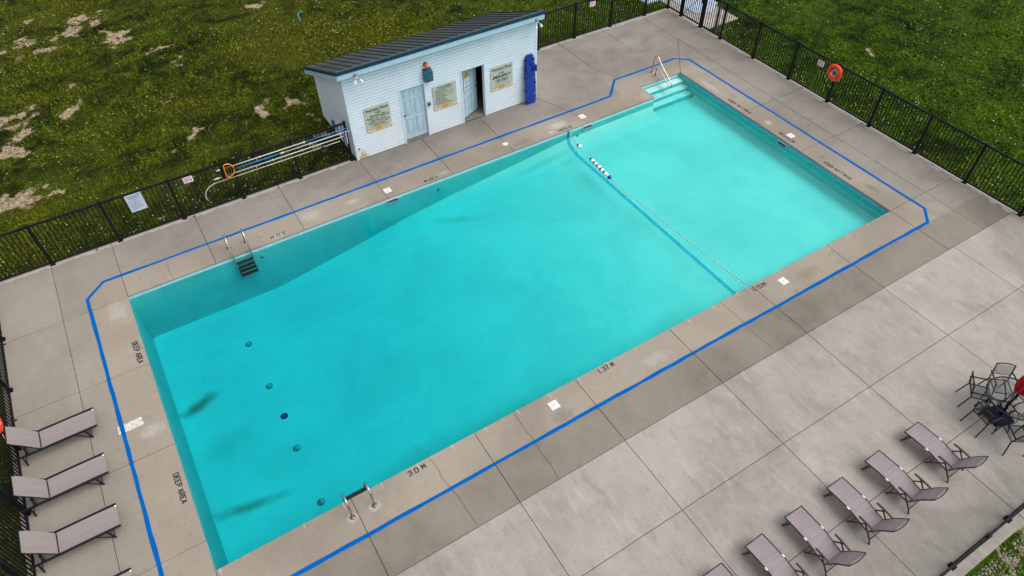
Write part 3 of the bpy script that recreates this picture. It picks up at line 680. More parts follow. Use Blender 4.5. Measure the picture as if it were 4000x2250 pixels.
# main drains on the deep floor
for i, (x, y) in enumerate([(2.24,6.93),(2.28,5.21),(2.31,4.08),(2.26,3.0),(2.26,1.31)]):
    r = 0.095; mb = MB()
    dark = (i == 2)
    mb.lathe([(r,0),(r,0.015),(r*0.7,0.03),(0.0,0.035)], (0,0,0), 20)
    o = mb.build('floor_drain', M['maindrain'] if dark else M['drain'], pool); o.location = (x-10, y-4, -1.878)
    if not dark:
        mb = MB(); mb.lathe([(r*0.55,0.0),(r*0.5,0.012),(0,0.013)], (0,0,0), 12); c = mb.build('drain_centre', M['draincentre'], o); c.location = (0.01*(i-1),0,0.032)
for (x, y, z, ax) in [(9.3,8.543,-0.43,0),(14.73,8.543,-0.40,0),(3.56,8.543,-0.42,0)]:
    mb = MB(); mb.tube([(x,y,z),(x,y-0.025,z)], [0.05,0.035], 12); mb.tube([(x,y-0.02,z),(x,y-0.03,z)], 0.018, 8, mi=1)
    mb.build('inlet', [M['greyink'], M['blackhole']], pool, world=True)

# skimmer mouths and lids
def skimmer(pos, east, label):
    r = empty('skimmer', pos, R(-90) if east else 0); tag(r, label, 'skimmer', 'skimmer mouths in the pool walls')
    mb = MB(); w, z0, z1 = 0.19, -0.245, -0.095
    mb.box(-w,-0.035,z1-0.018,w,0.0,z1); mb.box(-w,-0.035,z0,w,0.0,z0+0.018); mb.box(-w,-0.035,z0+0.018,-w+0.02,0.0,z1-0.018); mb.box(w-0.02,-0.035,z0+0.018,w,0.0,z1-0.018)
    mb.build('frame', M['collar'], r)
    mb = MB(); mb.box(-w+0.02,-0.010,z0+0.018,w-0.02,0.0,z1-0.018); mb.build('opening', M['dark'], r)
    mb = MB(); mb.box(-w+0.03,-0.022,z0+0.03,w-0.03,-0.012,-0.17); mb.build('weir', M['greyink'], r)
skimmer((7.74, 8.545, 0), False, 'skimmer mouth in the far pool wall near the 1.37 M mark')
skimmer((15.13, 8.545, 0), False, 'skimmer mouth in the far pool wall right of the rope anchor')
skimmer((20.02, 4.22, 0), True, 'skimmer mouth in the right pool wall below NO DIVING')
for (x, y, lb) in [(7.74,8.86,'white square skimmer lid by the far edge near 1.37 M'), (15.17,8.93,'white square skimmer lid by the far edge right of the rope anchor'),
                   (20.395,4.265,'white square skimmer lid beside NO DIVING'), (7.73,-0.35,'white square skimmer lid by the near edge left of 1.37 M'), (15.17,-0.36,'white square skimmer lid by the near edge right of 0.92M')]:
    r = empty('access_cover', (x, y, 0), R(random.uniform(-2, 2))); tag(r, lb, 'lid', 'white skimmer lids in the deck')
    mb = MB(); mb.cbox(-0.115,-0.115,0.001,0.115,0.115,0.010,0.004); mb.build('cover', M['lid'], r)
    mb = MB(); mb.lathe([(0.011,0.0),(0.011,0.003),(0,0.003)], (0,0,0.0095), 10); mb.build('finger_hole', M['blackhole'], r)
r = empty('round_lid', (12.08, 8.985, 0)); tag(r, 'round white lid on the deck below the open shed door', 'lid')
mb = MB(); mb.lathe([(0.085,0.001),(0.085,0.008),(0.075,0.011),(0,0.011)], (0,0,0), 20); mb.build('cover', M['lid'], r)
mb = MB(); mb.lathe([(0.09,0.0),(0.10,0.003),(0.09,0.005)], (0,0,0), 20); mb.build('rim', M['collar'], r)

# ------------------------------------------------------------------ stencilled lettering
GL = {'D':[((0,0),(0,7)),((0,7),(3,7)),((3,7),(4,6)),((4,6),(4,1)),((4,1),(3,0)),((3,0),(0,0))],
 'E':[((0,0),(0,7)),((0,7),(4,7)),((1,3.5),(3,3.5)),((0,0),(4,0))], 'P':[((0,0),(0,7)),((0,7),(3,7)),((3,7),(4,6)),((4,6),(4,4.4)),((4,4.4),(3,3.4)),((3,3.4),(1,3.4))],
 'A':[((0,0),(1.6,7)),((2.4,7),(4,0)),((1,2.2),(3,2.2))], 'R':[((0,0),(0,7)),((0,7),(3,7)),((3,7),(4,6)),((4,6),(4,4.4)),((4,4.4),(3,3.4)),((3,3.4),(1,3.4)),((2,3.2),(4,0))],
 'S':[((4,6.4),(3,7)),((3,7),(1,7)),((1,7),(0,6)),((0,6),(0,4.6)),((0,4.6),(4,2.6)),((4,2.6),(4,1)),((4,1),(3,0)),((3,0),(0,0.3))],
 'H':[((0,0),(0,7)),((4,0),(4,7)),((0.9,3.5),(3.1,3.5))], 'L':[((0,0),(0,7)),((0.8,0),(4,0))], 'O':[((1,7),(3,7)),((4,6),(4,1)),((3,0),(1,0)),((0,1),(0,6)),((0,6),(1,7)),((3,0),(4,1))],
 'W':[((0,7),(1,0)),((1,0),(2,5)),((2,5),(3,0)),((3,0),(4,7))], 'N':[((0,0),(0,7)),((0.3,6.6),(3.7,0.4)),((4,0),(4,7))], 'I':[((2,0),(2,7))], 'V':[((0,7),(2,0)),((2,0),(4,7))],
 'G':[((4,6),(3,7)),((3,7),(1,7)),((1,7),(0,6)),((0,6),(0,1)),((0,1),(1,0)),((1,0),(4,0)),((4,0),(4,3)),((4,3),(2.6,3))], 'M':[((0,0),(0,7)),((0,7),(2,2.4)),((2,2.4),(4,7)),((4,7),(4,0))],
 '0':[((1,7),(3,7)),((3,7),(4,6)),((4,6),(4,1)),((4,1),(3,0)),((3,0),(1,0)),((0,1),(0,6)),((1,0),(0,1)),((0,6),(1,7))], '1':[((2,0),(2,7)),((2,7),(1,6)),((1.1,0),(2.9,0))],
 '2':[((0,6),(1,7)),((1,7),(3,7)),((3,7),(4,6)),((4,6),(4,4.5)),((4,4.5),(0,0.6)),((0,0),(4,0))], '3':[((0,7),(4,7)),((4,6.5),(4,0.7)),((1.4,3.6),(3.2,3.6)),((0,0),(3.4,0))],
 '7':[((0,7),(4,7)),((4,7),(1.6,0))], '9':[((4,4),(1,4)),((1,4),(0,5)),((0,5),(0,6)),((0,6),(1,7)),((1,7),(3,7)),((3,7),(4,6)),((4,6),(4,1)),((4,1),(3,0)),((3,0),(0.4,0))], '.':[((1.8,0),(2.2,0))]}
def stencil(text, origin, direction, up, length, height, label):
    adv = [ (2.6 if ch == '.' else 3.2 if ch == ' ' else 4.2 if ch == 'I' else 5.9) for ch in text]; tot = sum(adv)-1.6
    sx = length/tot; sy = height/7.0; d = Vector((*direction,0)); u = Vector((*up,0)); o3 = Vector((*origin,0))
    root = empty('stencil_lettering', o3); tag(root, label, 'painted lettering', 'stencilled words on the pool edge'); cx = 0
    for ch, a in zip(text, adv):
        if ch != ' ':
            mb = MB()
            off = -1.4 if ch == '.' else (-1.2 if ch == 'I' else 0)
            for (p0, p1) in GL[ch]:
                A = d*((cx+off+p0[0])*sx)+u*(p0[1]*sy); B = d*((cx+off+p1[0])*sx)+u*(p1[1]*sy); e = (B-A); Ln = e.length
                e.normalize() if Ln > 0 else None
                nn = Vector((-e.y, e.x, 0)); h = 0.0115 if abs(origin[0]) < 12 and origin[1] < 8 else 0.0095; g = 0.003
                A2 = A-e*g; B2 = B+e*g
                z = Vector((0,0,0.0058))
                mb.add([A2-nn*h+z, B2-nn*h+z, B2+nn*h+z, A2+nn*h+z], [(0,1,2,3)])
            for i, f in enumerate(mb.f):
                a_, b_, c_ = (Vector(mb.v[k]) for k in f[:3])
                if (b_-a_).cross(c_-a_).z < 0: mb.f[i] = tuple(reversed(f))
                for k in f: v = mb.v[k]; mb.v[k] = (v[0], v[1], v[2]+(i % 9)*0.00012)     # crossing strokes lie 0.1 mm apart
            mb.build('letter', M['ink'], root)
        cx += a
stencil('DEEP AREA', (-0.225,6.79), (0,-1), (1,0), 0.76, 0.115, 'black stencilled DEEP AREA nearer the far left pool corner')
stencil('DEEP AREA', (-0.215,2.53), (0,-1), (1,0), 0.79, 0.105, 'black stencilled DEEP AREA nearer the bottom left pool corner')
stencil('3.0 M', (4.10,-0.20), (1,0), (0,1), 0.40, 0.105, 'black stencilled 3.0 M on the near pool edge by the ladder')
stencil('1.37 M', (9.16,-0.19), (1,0), (0,1), 0.46, 0.115, 'black stencilled 1.37 M on the near pool edge')
stencil('0.92M', (14.245,-0.22), (1,0), (0,1), 0.45, 0.12, 'black stencilled 0.92M on the near pool edge at the rope end')
stencil('3.0 M', (4.42,8.75), (-1,0), (0,-1), 0.44, 0.10, 'black stencilled 3.0 M on the far pool edge by the ladder')
stencil('1.37 M', (9.36,8.70), (-1,0), (0,-1), 0.45, 0.11, 'black stencilled 1.37 M on the far pool edge')
stencil('0.92M', (14.50,8.71), (-1,0), (0,-1), 0.50, 0.115, 'black stencilled 0.92M on the far pool edge at the rope anchor')
stencil('SHALLOW AREA', (20.275,5.94), (0,1), (-1,0), 1.08, 0.115, 'black stencilled SHALLOW AREA on the right edge nearer the steps')
stencil('NO DIVING', (20.265,3.93), (0,1), (-1,0), 0.68, 0.11, 'black stencilled NO DIVING on the right pool edge')
stencil('SHALLOW AREA', (20.275,1.63), (0,1), (-1,0), 1.05, 0.12, 'black stencilled SHALLOW AREA on the right edge nearer the right corner')

# ------------------------------------------------------------------ ladders and hand rail
def arc(c, r, a0, a1, n, plane='yz', x=0.0):
    out = []
    for i in range(n+1):
        a = R(a0+(a1-a0)*i/n); p = (c[0]+r*math.cos(a), c[1]+r*math.sin(a)); out.append((x, p[0], p[1]))
    return out
def ladder(loc, rz, label):                             # local: pool towards -y, deck flange at y=0
    t = empty('pool_ladder', loc, rz); tag(t, label, 'pool ladder', 'stainless pool ladders with black treads')
    for sx in (-0.245, 0.245):
        pts = [(sx,0,0.0),(sx,0,0.34)]
        pts += [(sx,-0.02,0.44),(sx,-0.08,0.53),(sx,-0.17,0.565),(sx,-0.27,0.52),(sx,-0.36,0.38),(sx,-0.45,0.20),(sx,-0.50,0.04),(sx,-0.53,-0.10),(sx,-0.535,-0.2),(sx,-0.535,-0.76)]
        mb = MB(); mb.tube(pts, 0.025, 10); rl = mb.build('side_rail', M['steel'], t, smooth=True)
        mb = MB(); mb.lathe([(0.062,0),(0.058,0.012),(0.03,0.022)], (sx,0,0.002), 16); mb.build('flange', M['steel_dull'], rl, smooth=True)
    for k, z in enumerate((-0.175,-0.34,-0.49,-0.65)):
        mb = MB(); mb.cbox(-0.225,-0.60,z-0.025,0.225,-0.49,z,0.006); mb.build('tread', M['rung'], t)
ladder((3.07, 8.92, 0), 0, 'steel ladder at the far edge of the deep end, treads showing under water')
ladder((2.95, -0.41, 0), math.pi, 'steel ladder at the near edge of the deep end')
t = empty('hand_rail', (19.08, 9.79, 0)); tag(t, 'bent stainless hand rail over the pool entry steps', 'hand rail')
X = 19.08
outer = [(X,9.92,0.0),(X,9.90,0.25),(X,9.87,0.55),(X,9.845,0.68),(X,9.80,0.735),(X,9.74,0.745),(X,9.68,0.71),(X,9.55,0.585),(X,9.3,0.40),(X,9.05,0.24),(X,8.86,0.10),(X,8.78,0.0),(X,8.775,-0.06),(X,8.82,-0.10),(X,8.89,-0.095),(X,8.96,-0.04),(X,9.1,0.04),(X,9.4,0.185),(X,9.56,0.26),(X,9.66,0.275),(X,9.78,0.29),(X,9.90,0.31)]
mb = MB(); mb.tube(outer, 0.025, 10); mb.build('rail', M['steel'], t, True, world=True)
mb = MB(); mb.tube([(X,9.70,0.0),(X,9.69,0.278)], 0.019, 10); mb.build('rail_post', M['steel_dull'], t, True, world=True)
for y in (9.92, 9.70):
    mb = MB(); mb.lathe([(0.045,0),(0.042,0.01),(0.025,0.016)], (X,y,0.002), 14); mb.build('flange', M['steel_dull'], t, True, world=True)

# ------------------------------------------------------------------ float line
path = [(14.42,8.54,-0.10),(14.36,8.45,-0.14),(14.30,8.33,ZW),(14.24,8.02,ZW),(14.22,7.77,ZW),(14.16,7.46,ZW),(14.12,7.17,ZW),(14.11,6.9,ZW),(14.08,6.68,ZW),(14.09,6.51,ZW),(14.07,6.31,ZW),(14.05,6.1,ZW),(14.05,5.8,ZW),(14.03,5.34,ZW),(14.05,4.88,ZW),(14.10,4.2,ZW),(14.17,2.84,ZW),(14.24,1.6,ZW),(14.31,0.6,ZW),(14.34,0.2,-0.14),(14.36,-0.018,-0.11)]
def resample(P, step):
    P = [Vector(p) for p in P]; out = [P[0]]; acc = 0
    for a, b in zip(P, P[1:]):
        L = (b-a).length; d = step-acc
        while d <= L: out.append(a.lerp(b, d/L)); d += step
        acc = (acc+L) % step
    out.append(P[-1]); return out
fr_ = empty('float_line', (14.1, 6.3, ZW)); tag(fr_, 'white and teal twisted rope with floats stretched across the pool', 'pool rope')
rp = resample(path, 0.042); mb = MB()
mb.tube(rp, 0.012, 6, mis=[(i % 2) for i in range(len(rp))]); mb.build('rope', [M['white'], M['floatnavy']], fr_, world=True)
def flo(x, y, ang, flip):
    o = empty('float', (0,0,0)); 
    mb = MB(); prof = [(0.018,-0.098),(0.040,-0.090),(0.058,-0.06),(0.069,-0.02),(0.072,0.0),(0.069,0.03),(0.058,0.065),(0.040,0.09),(0.018,0.098)]
    n = 16
    for (r, z) in prof:
        for j in range(n): a = 2*math.pi*j/n; mb.v.append((r*math.cos(a), z, r*math.sin(a)))
    for i in range(len(prof)-1):
        for j in range(n): mb.f.append((i*n+j,(i+1)*n+j,(i+1)*n+(j+1)%n,i*n+(j+1)%n)); mb.mi.append(1 if (prof[i][1] >= 0.0) != flip else 0)
    o2 = mb.build('float', [M['white'], M['floatnavy']], fr_, True); bpy.data.objects.remove(o)
    o2.location = (x-14.1, y-6.3, 0.012); o2.rotation_euler = (0, random.uniform(0, 3), ang); return o2
for (x, y, a, fl_) in [(14.21,7.74,0.14,False),(14.105,6.87,0.05,False),(14.09,6.67,0.05,False),(14.08,6.48,0.04,False),(14.065,6.29,0.1,False),(14.055,6.095,0.04,False),(14.05,5.89,0.03,True)]: flo(x, y, a, fl_)

# ------------------------------------------------------------------ fences
H = 1.46
pk_mb = MB(); pk_mb.box(-0.011,-0.011,0.075,0.011,0.011,H-0.075); PICK = pk_mb.mesh('picket', M['black'])
ps_mb = MB(); ps_mb.cbox(-0.037,-0.037,0.012,0.037,0.037,H-0.02,0.004); POST = ps_mb.mesh('post', M['black'])
cp_mb = MB(); cp_mb.box(-0.043,-0.043,H-0.02,0.043,0.043,H-0.004); cp_mb.add([(-0.03,-0.03,H-0.004),(0.03,-0.03,H-0.004),(0.03,0.03,H-0.004),(-0.03,0.03,H-0.004),(0,0,H+0.012)],[(0,1,4),(1,2,4),(2,3,4),(3,0,4)]); CAP = cp_mb.mesh('post_cap', M['black'])
fg_mb = MB(); fg_mb.cbox(-0.068,-0.068,0.001,0.068,0.068,0.014,0.004); fg_mb.prism([(-0.045,-0.045),(0.045,-0.045),(0.045,0.045),(-0.045,0.045)],0.014,0.06,0.008)
for sx in (-1,1):
    for sy in (-1,1): fg_mb.lathe([(0.009,0),(0.009,0.01),(0,0.01)],(sx*0.055,sy*0.055,0.013),6)
FLG = fg_mb.mesh('base_flange', M['black'])
SPC = 0.1125
def post(root, u, wide=1.0):
    p = inst('post', POST, root, (u,0,0), scale=(wide,wide,1.0)); inst('post_cap', CAP, p); inst('base_flange', FLG, p, scale=(1/wide if wide>1 else 1,)*2+(1,)); return p
def bay(root, u0, u1, rails=True, gap=0.035):
    mb = MB(); mb.cbox(u0+gap,-0.024,H-0.090,u1-gap,0.024,H-0.036,0.004); mb.build('top_rail', M['black'], root)
    mb = MB(); mb.cbox(u0+gap,-0.020,0.048,u1-gap,0.020,0.092,0.004); mb.build('bottom_rail', M['black'], root)
    n = max(1, int(round((u1-u0)/SPC))); 
    for i in range(1, n): inst('picket', PICK, root, (u0+(u1-u0)*i/n, 0, 0))
def fence(p0, ang, us, label, skip=(), first=True, last=True):
    r = empty('metal_fence', (p0[0], p0[1], 0), ang); tag(r, label, 'fence', 'black picket fences around the pool deck')
    for i, u in enumerate(us):
        if (i == 0 and not first) or (i == len(us)-1 and not last): continue
        post(r, u)
    for i, (a, b) in enumerate(zip(us, us[1:])):
        if i in skip: continue
        bay(r, a, b)
    return r
fence((-3.0,10.902), 0, [0,1.46,3.26,5.08,6.87,8.68,10.42], 'black picket fence left of the shed carrying the pool poles')
fence((14.56,13.66), 0, [0,1.86,3.60,5.40,7.20,8.47], 'black picket fence behind the deck right of the shed', last=False)
fence((23.03,13.66), R(-90), [0,0.85], 'short black picket fence between back corner and gate', last=False)
fence((23.03,11.62), R(-90), [0,1.16,2.95,4.76,6.57,8.36,10.16,11.96,13.76,15.56,17.36,19.12], 'long black picket fence along the right side with the orange life ring', first=False, last=False)
fence((-3.0,-7.5), 0, [0,1.7,3.45,5.2,6.9,8.65,10.0,11.6,13.4,15.22,17.02,18.8,20.6,22.4,24.2,26.03], 'black picket fence along the near side seen from above', first=False)
fence((-3.0,10.902), R(-90), [0,0.45,2.26,4.08,5.90,7.67,9.47,11.27,13.07,14.87,16.67,18.40], 'black picket fence along the left side behind the taupe loungers', first=False)
# gate between two wide posts on the right side
g = empty('metal_gate', (23.03, 12.81, 0), R(-90)); tag(g, 'closed black picket gate with diagonal brace near the back corner', 'gate')
GW = 12.81-11.62
post(g, 0.0, 1.55); post(g, GW, 1.55)
mb = MB(); mb.box(0.06,-0.02,0.06,GW-0.06,0.02,0.10); mb.box(0.06,-0.02,H-0.09,GW-0.06,0.02,H-0.05); mb.box(0.06,-0.02,0.10,0.095,0.02,H-0.09); mb.box(GW-0.095,-0.02,0.10,GW-0.06,0.02,H-0.09); mb.build('gate_frame', M['black'], g)
mb = MB(); mb.bar((0.10,-0.022,0.12),(GW-0.10,-0.022,H-0.12),0.012,0.028,(0,1,0)); mb.build('brace', M['black'], g)
for i in range(1, 10): inst('picket', PICK, g, (0.0775+(GW-0.155)*i/10, 0, 0))
mb = MB(); mb.box(GW-0.15,-0.06,0.98,GW-0.05,-0.02,1.12); mb.build('latch', M['black'], g)

# outside the gate
mb = MB(); mb.prism([(23.25,11.36),(24.92,11.36),(24.95,17.5),(23.25,17.5)], -0.08, -0.012, 0.006); o = mb.build('walkway', M['walkway'], None); tag(o, 'pale concrete walkway outside the gate', kind='structure')
mb = MB(); mb.prism([(23.64,12.66),(24.3,12.35),(25.15,12.85),(25.2,14.3),(23.66,14.3)], -0.010, 0.02, 0.004); o = mb.build('ground_panel', M['mat'], None); tag(o, 'pale blue grey panel lying on the walkway behind the gate', 'panel', 'pale panels on the ground behind the fence')
mb = MB(); mb.prism([(22.55,14.42),(23.2,14.45),(23.2,15.5),(22.5,15.4)], -0.05, 0.02, 0.004); o = mb.build('ground_panel', M['mat'], None); tag(o, 'pale blue grey panel on the grass behind the back fence corner', 'panel', 'pale panels on the ground behind the fence')
t = empty('wooden_post', (23.24, 11.00, 0)); tag(t, 'weathered dark wooden post outside the fence beside the gate', 'post')
mb = MB(); mb.tube([(0,0,-0.1),(0.01,0,0.5),(0,-0.01,1.1),(0,0,1.52)], [0.062,0.056,0.052,0.05], 10); mb.build('shaft', M['wood'], t)
mb = MB(); mb.tube([(0,0,0.70),(0,0,0.74)], 0.061, 10); mb.build('band', M['steel_dull'], t)
for i, (x, y, k) in enumerate([(23.42,10.86,6),(23.36,10.72,4)]):
    t = empty('pansy_plant', (x, y, -0.05)); tag(t, ['small plant with yellow flowers nearest the wooden post', 'smaller plant with yellow flowers right of the wooden post'][i], 'plant', 'yellow flowers by the wooden post')
    lf = MB(); fw = MB()
    for j in range(26):
        a = random.uniform(0, 6.28); r = random.uniform(0.01, 0.09); h = random.uniform(0.03, 0.12); p = Vector((r*math.cos(a), r*math.sin(a), h))
        d = Vector((math.cos(a+1), math.sin(a+1), 0.3))*0.03; e = Vector((-math.sin(a+1), math.cos(a+1), 0.2))*0.016
        lf.add([p, p+d+e, p+d*2, p+d-e], [(0,1,2,3)])
    for j in range(k):
        a = random.uniform(0, 6.28); r = random.uniform(0.0, 0.09); p = Vector((r*math.cos(a), r*math.sin(a), random.uniform(0.12,0.17)))
        fw.add([p+Vector((0.028*math.cos(q_*1.047), 0.028*math.sin(q_*1.047), 0.004*(q_%2))) for q_ in range(6)], [tuple(range(6))])
    lf.build('leaves', M['leaf'], t)['kind'] = 'stuff'; fw.build('blooms', M['flower_y'], t)['kind'] = 'stuff'
# blue hose on the lawn
mb = MB(); mb.tube([(9.34,21.11,0.0),(9.36,21.3,0.05),(9.42,21.55,0.06),(9.55,21.75,0.04),(9.72,21.9,-0.02)], 0.018, 8); o = mb.build('hose', M['hose'], None, True); tag(o, 'short curved sky blue hose lying on the far lawn', 'hose')

# ------------------------------------------------------------------ text helper
def text_mesh(s, shear=0.0, bold=0.0, mat=None, name='lettering'):
    cu = bpy.data.curves.new('txt', 'FONT'); cu.body = s; cu.size = 1.0; cu.shear = shear; cu.offset = bold; cu.resolution_u = 2
    ob = bpy.data.objects.new('txt', cu); C.objects.link(ob); dg = bpy.context.evaluated_depsgraph_get()
    me = bpy.data.meshes.new_from_object(ob.evaluated_get(dg)); bpy.data.objects.remove(ob); bpy.data.curves.remove(cu)
    me.name = name; me.materials.clear(); me.materials.append(mat or M['ink']); return me
def put_text(parent, s, x0, x1, z0, h, shear=0.35, bold=0.02, mat=None, y=-0.008, centre=True):
    """one printed line on a plate whose face looks along local -y, fitted between x0 and x1"""
    me = text_mesh(s, shear, bold, mat); co = np.zeros(len(me.vertices)*3); me.vertices.foreach_get('co', co); co = co.reshape(-1, 3)
    w = co[:,0].max()-co[:,0].min(); sx = min((x1-x0)/w, h*1.55); hh = h/0.72
    X = (co[:,0]-co[:,0].min())*sx; off = ((x1-x0)-w*sx)/2 if centre else 0
    out = np.stack([x0+off+X, np.full(len(X), y), z0+co[:,1]*hh], 1); me.vertices.foreach_set('co', out.ravel()); me.update()
    o = bpy.data.objects.new('lettering', me); C.objects.link(o); o.parent = parent; return o
def rule(parent, x0, x1, z, t=0.005, y=-0.008, mat=None, name='ruled_line'):
    mb = MB(); mb.box(x0, y-0.001, z-t/2, x1, y, z+t/2); return mb.build(name, mat or M['ink'], parent)
def bars(parent, rows, x0, x1, mat, y=-0.008, name='small_print', seed=1):
    """unreadably small print: rows of word-long dashes"""
    r = random.Random(seed); mb = MB()
    for (z, h, frac) in rows:
        x = x0; end = x0+(x1-x0)*frac
        while x < end-0.004:
            w = min(r.uniform(0.02, 0.06)*(x1-x0)/0.35, end-x); mb.box(x, y-0.001, z, x+w, y, z+h); x += w+0.010*(x1-x0)/0.35
    o = mb.build(name, mat, parent); o['kind'] = 'stuff'; return o

# ------------------------------------------------------------------ shed
X0, X1, Y0, Y1 = 7.58, 14.44, 10.80, 13.80
shed = empty('pool_shed', (11.0, 12.3, 0)); tag(shed, 'white sided pool shed with charcoal sloping roof and two pale blue doors', 'shed')
wb = lambda n_, mat, mb, sm=False: mb.build(n_, mat, shed, sm, world=True)
def roofz(y): return 3.30-(y-10.5)*(1.50/3.6)
mb = MB(); mb.box(X0+0.03,Y0+0.02,-0.02,X1-0.03,Y1-0.03,0.035); wb('floor_slab', M['con_old'], mb)
D1, D2, DH = (9.345,10.165), (11.545,12.365), 1.955
LAP = 0.1015
bm = {}
def board_x(xa, xb, z, y=Y0, sgn=-1):
    key = (round(xb-xa,3), sgn)
    if key not in bm:
        L = xb-xa; t = MB()
        v = [(0,-0.020*sgn,LAP-0.014),(0,0.013*sgn,LAP-0.014),(0,0.015*sgn,LAP-0.016),(0,0.019*sgn,0.003),(0,0.017*sgn,0.0),(0,-0.020*sgn,0.0)]
        v2 = [(L,a[1],a[2]) for a in v]; k = 6
        t.add(v+v2, [(i,(i+1)%k,k+(i+1)%k,k+i) for i in range(k)]+[tuple(range(k-1,-1,-1)), tuple(range(k,2*k))])
        bm[key] = t.mesh('siding_board', M['siding'])
    o = bpy.data.objects.new('siding_board', bm[key]); C.objects.link(o); o.parent = shed; o.location = Vector((xa,y,z))-shed.location
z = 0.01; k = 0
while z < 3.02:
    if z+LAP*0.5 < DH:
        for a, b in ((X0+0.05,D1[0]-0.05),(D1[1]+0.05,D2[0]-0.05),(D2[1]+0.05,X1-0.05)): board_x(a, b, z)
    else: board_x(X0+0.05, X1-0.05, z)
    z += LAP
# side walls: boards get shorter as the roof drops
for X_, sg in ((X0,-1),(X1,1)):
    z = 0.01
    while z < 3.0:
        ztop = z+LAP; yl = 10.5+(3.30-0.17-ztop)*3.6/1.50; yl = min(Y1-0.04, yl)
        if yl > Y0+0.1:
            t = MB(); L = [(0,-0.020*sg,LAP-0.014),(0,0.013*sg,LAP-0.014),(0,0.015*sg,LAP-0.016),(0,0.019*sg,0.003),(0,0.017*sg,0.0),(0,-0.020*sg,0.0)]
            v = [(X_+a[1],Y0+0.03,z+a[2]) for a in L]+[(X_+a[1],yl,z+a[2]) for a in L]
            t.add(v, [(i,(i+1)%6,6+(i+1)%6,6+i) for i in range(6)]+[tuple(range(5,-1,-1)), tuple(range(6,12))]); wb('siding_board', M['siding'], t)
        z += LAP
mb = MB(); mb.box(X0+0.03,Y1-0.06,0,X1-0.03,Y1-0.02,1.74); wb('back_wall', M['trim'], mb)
# inner lining, dark, with the two door openings left free
mb = MB()
for a, b in ((X0+0.03,D1[0]-0.02),(D1[1]+0.02,D2[0]-0.02),(D2[1]+0.02,X1-0.03)): mb.box(a,Y0+0.026,0.04,b,Y0+0.07,DH)
mb.box(X0+0.03,Y0+0.026,DH,X1-0.03,Y0+0.07,2.99)
for xa in (X0+0.03, X1-0.07):
    v = [(xa,Y0+0.07),(xa,Y1-0.07)]; a = 3.02; 
    mb.add([(xa,Y0+0.07,0.04),(xa+0.04,Y0+0.07,0.04),(xa+0.04,Y1-0.07,0.04),(xa,Y1-0.07,0.04),(xa,Y0+0.07,roofz(Y0)-0.2),(xa+0.04,Y0+0.07,roofz(Y0)-0.2),(xa+0.04,Y1-0.07,roofz(Y1)-0.2),(xa,Y1-0.07,roofz(Y1)-0.2)],
           [(0,3,2,1),(4,5,6,7),(0,1,5,4),(1,2,6,5),(2,3,7,6),(3,0,4,7)])
wb('inner_wall', M['dark'], mb)
for (xa, xb) in ((X0-0.018,X0+0.05),(X1-0.05,X1+0.018)):
    mb = MB(); mb.cbox(xa-0.008,Y0-0.030,0.0,xb+0.008,Y0+0.03,3.04,0.004); wb('corner_trim', M['trim'], mb)
mb = MB(); mb.box(X0-0.018,Y1-0.04,0,X0+0.03,Y1+0.01,1.78); wb('corner_trim', M['trim'], mb)
# doors
def casing(a, b):
    mb = MB(); mb.box(a-0.052,Y0-0.031,0.0,a-0.012,Y0+0.02,DH+0.045); mb.box(b+0.012,Y0-0.031,0.0,b+0.052,Y0+0.02,DH+0.045); mb.box(a-0.012,Y0-0.031,DH+0.005,b+0.012,Y0+0.02,DH+0.045)
    mb.box(a-0.012,Y0-0.012,0.0,a,Y0+0.10,DH); mb.box(b,Y0-0.012,0.0,b+0.012,Y0+0.10,DH); mb.box(a-0.012,Y0-0.012,DH,b+0.012,Y0+0.10,DH+0.004); return wb('door_frame', M['trim'], mb)
casing(*D1); casing(*D2)
mb = MB(); mb.box(D1[0],Y0-0.015,0.0,D1[1],Y0+0.12,0.055); wb('threshold', M['con_old'], mb)
def door_at(hx, hy, ang, flip, knobmat):
    d = empty('door', Vector((hx,hy,0))-shed.location, ang); d.parent = shed
    w = D1[1]-D1[0]-0.012; zb, zt = 0.085, DH-0.008
    # panels: slab with six recessed-and-raised fields
    mb = MB(); st = 0.11; cw = (w-3*st)/2; rows = [(zt-0.13-0.19,zt-0.13),(zb+0.90,zt-0.13-0.19-0.10),(zb+0.20,zb+0.90-0.12)]
    mb.box(0,0.0,zb,w,0.04,zt)
    leaf = mb.build('leaf', M['door'], d)
    for (z0,z1) in rows:
        for c_ in range(2):
            xa = st+c_*(cw+st); xb = xa+cw; t = MB()
            e = 0.022; yy = -0.0005
            # moulding ring proud of the slab, field inside
            for (a0,b0,a1,b1) in ((xa,z0,xb,z0+e),(xa,z1-e,xb,z1),(xa,z0+e,xa+e,z1-e),(xb-e,z0+e,xb,z1-e)): t.box(a0,yy-0.014,b0,a1,yy,b1)
            t.prism([(0,0),(1,0),(1,1),(0,1)],0,0) if False else None
            t.box(xa+e+0.014,yy-0.010,z0+e+0.014,xb-e-0.014,yy,z1-e-0.014)
            t.build('panel', M['door'], leaf)
    kx = w-0.06 if not flip else 0.06
    mb = MB(); mb.tube([(kx,0.0,1.0),(kx,-0.03,1.0)], 0.012, 8); mb.tube([(kx,-0.03,1.0),(kx,-0.045,1.0),(kx,-0.065,1.0)], [0.02,0.032,0.022], 10); mb.tube([(kx,0.0,1.0),(kx,-0.006,1.0)], 0.035, 12)
    mb.build('door_knob', knobmat, d, True); return d, leaf, w
door_at(D1[0]+0.006, Y0+0.045, 0, True, M['steel_dull'])
d2, leaf2, dw = door_at(D2[0]+0.02, Y0+0.10, R(24), False, M['tapbronze'])
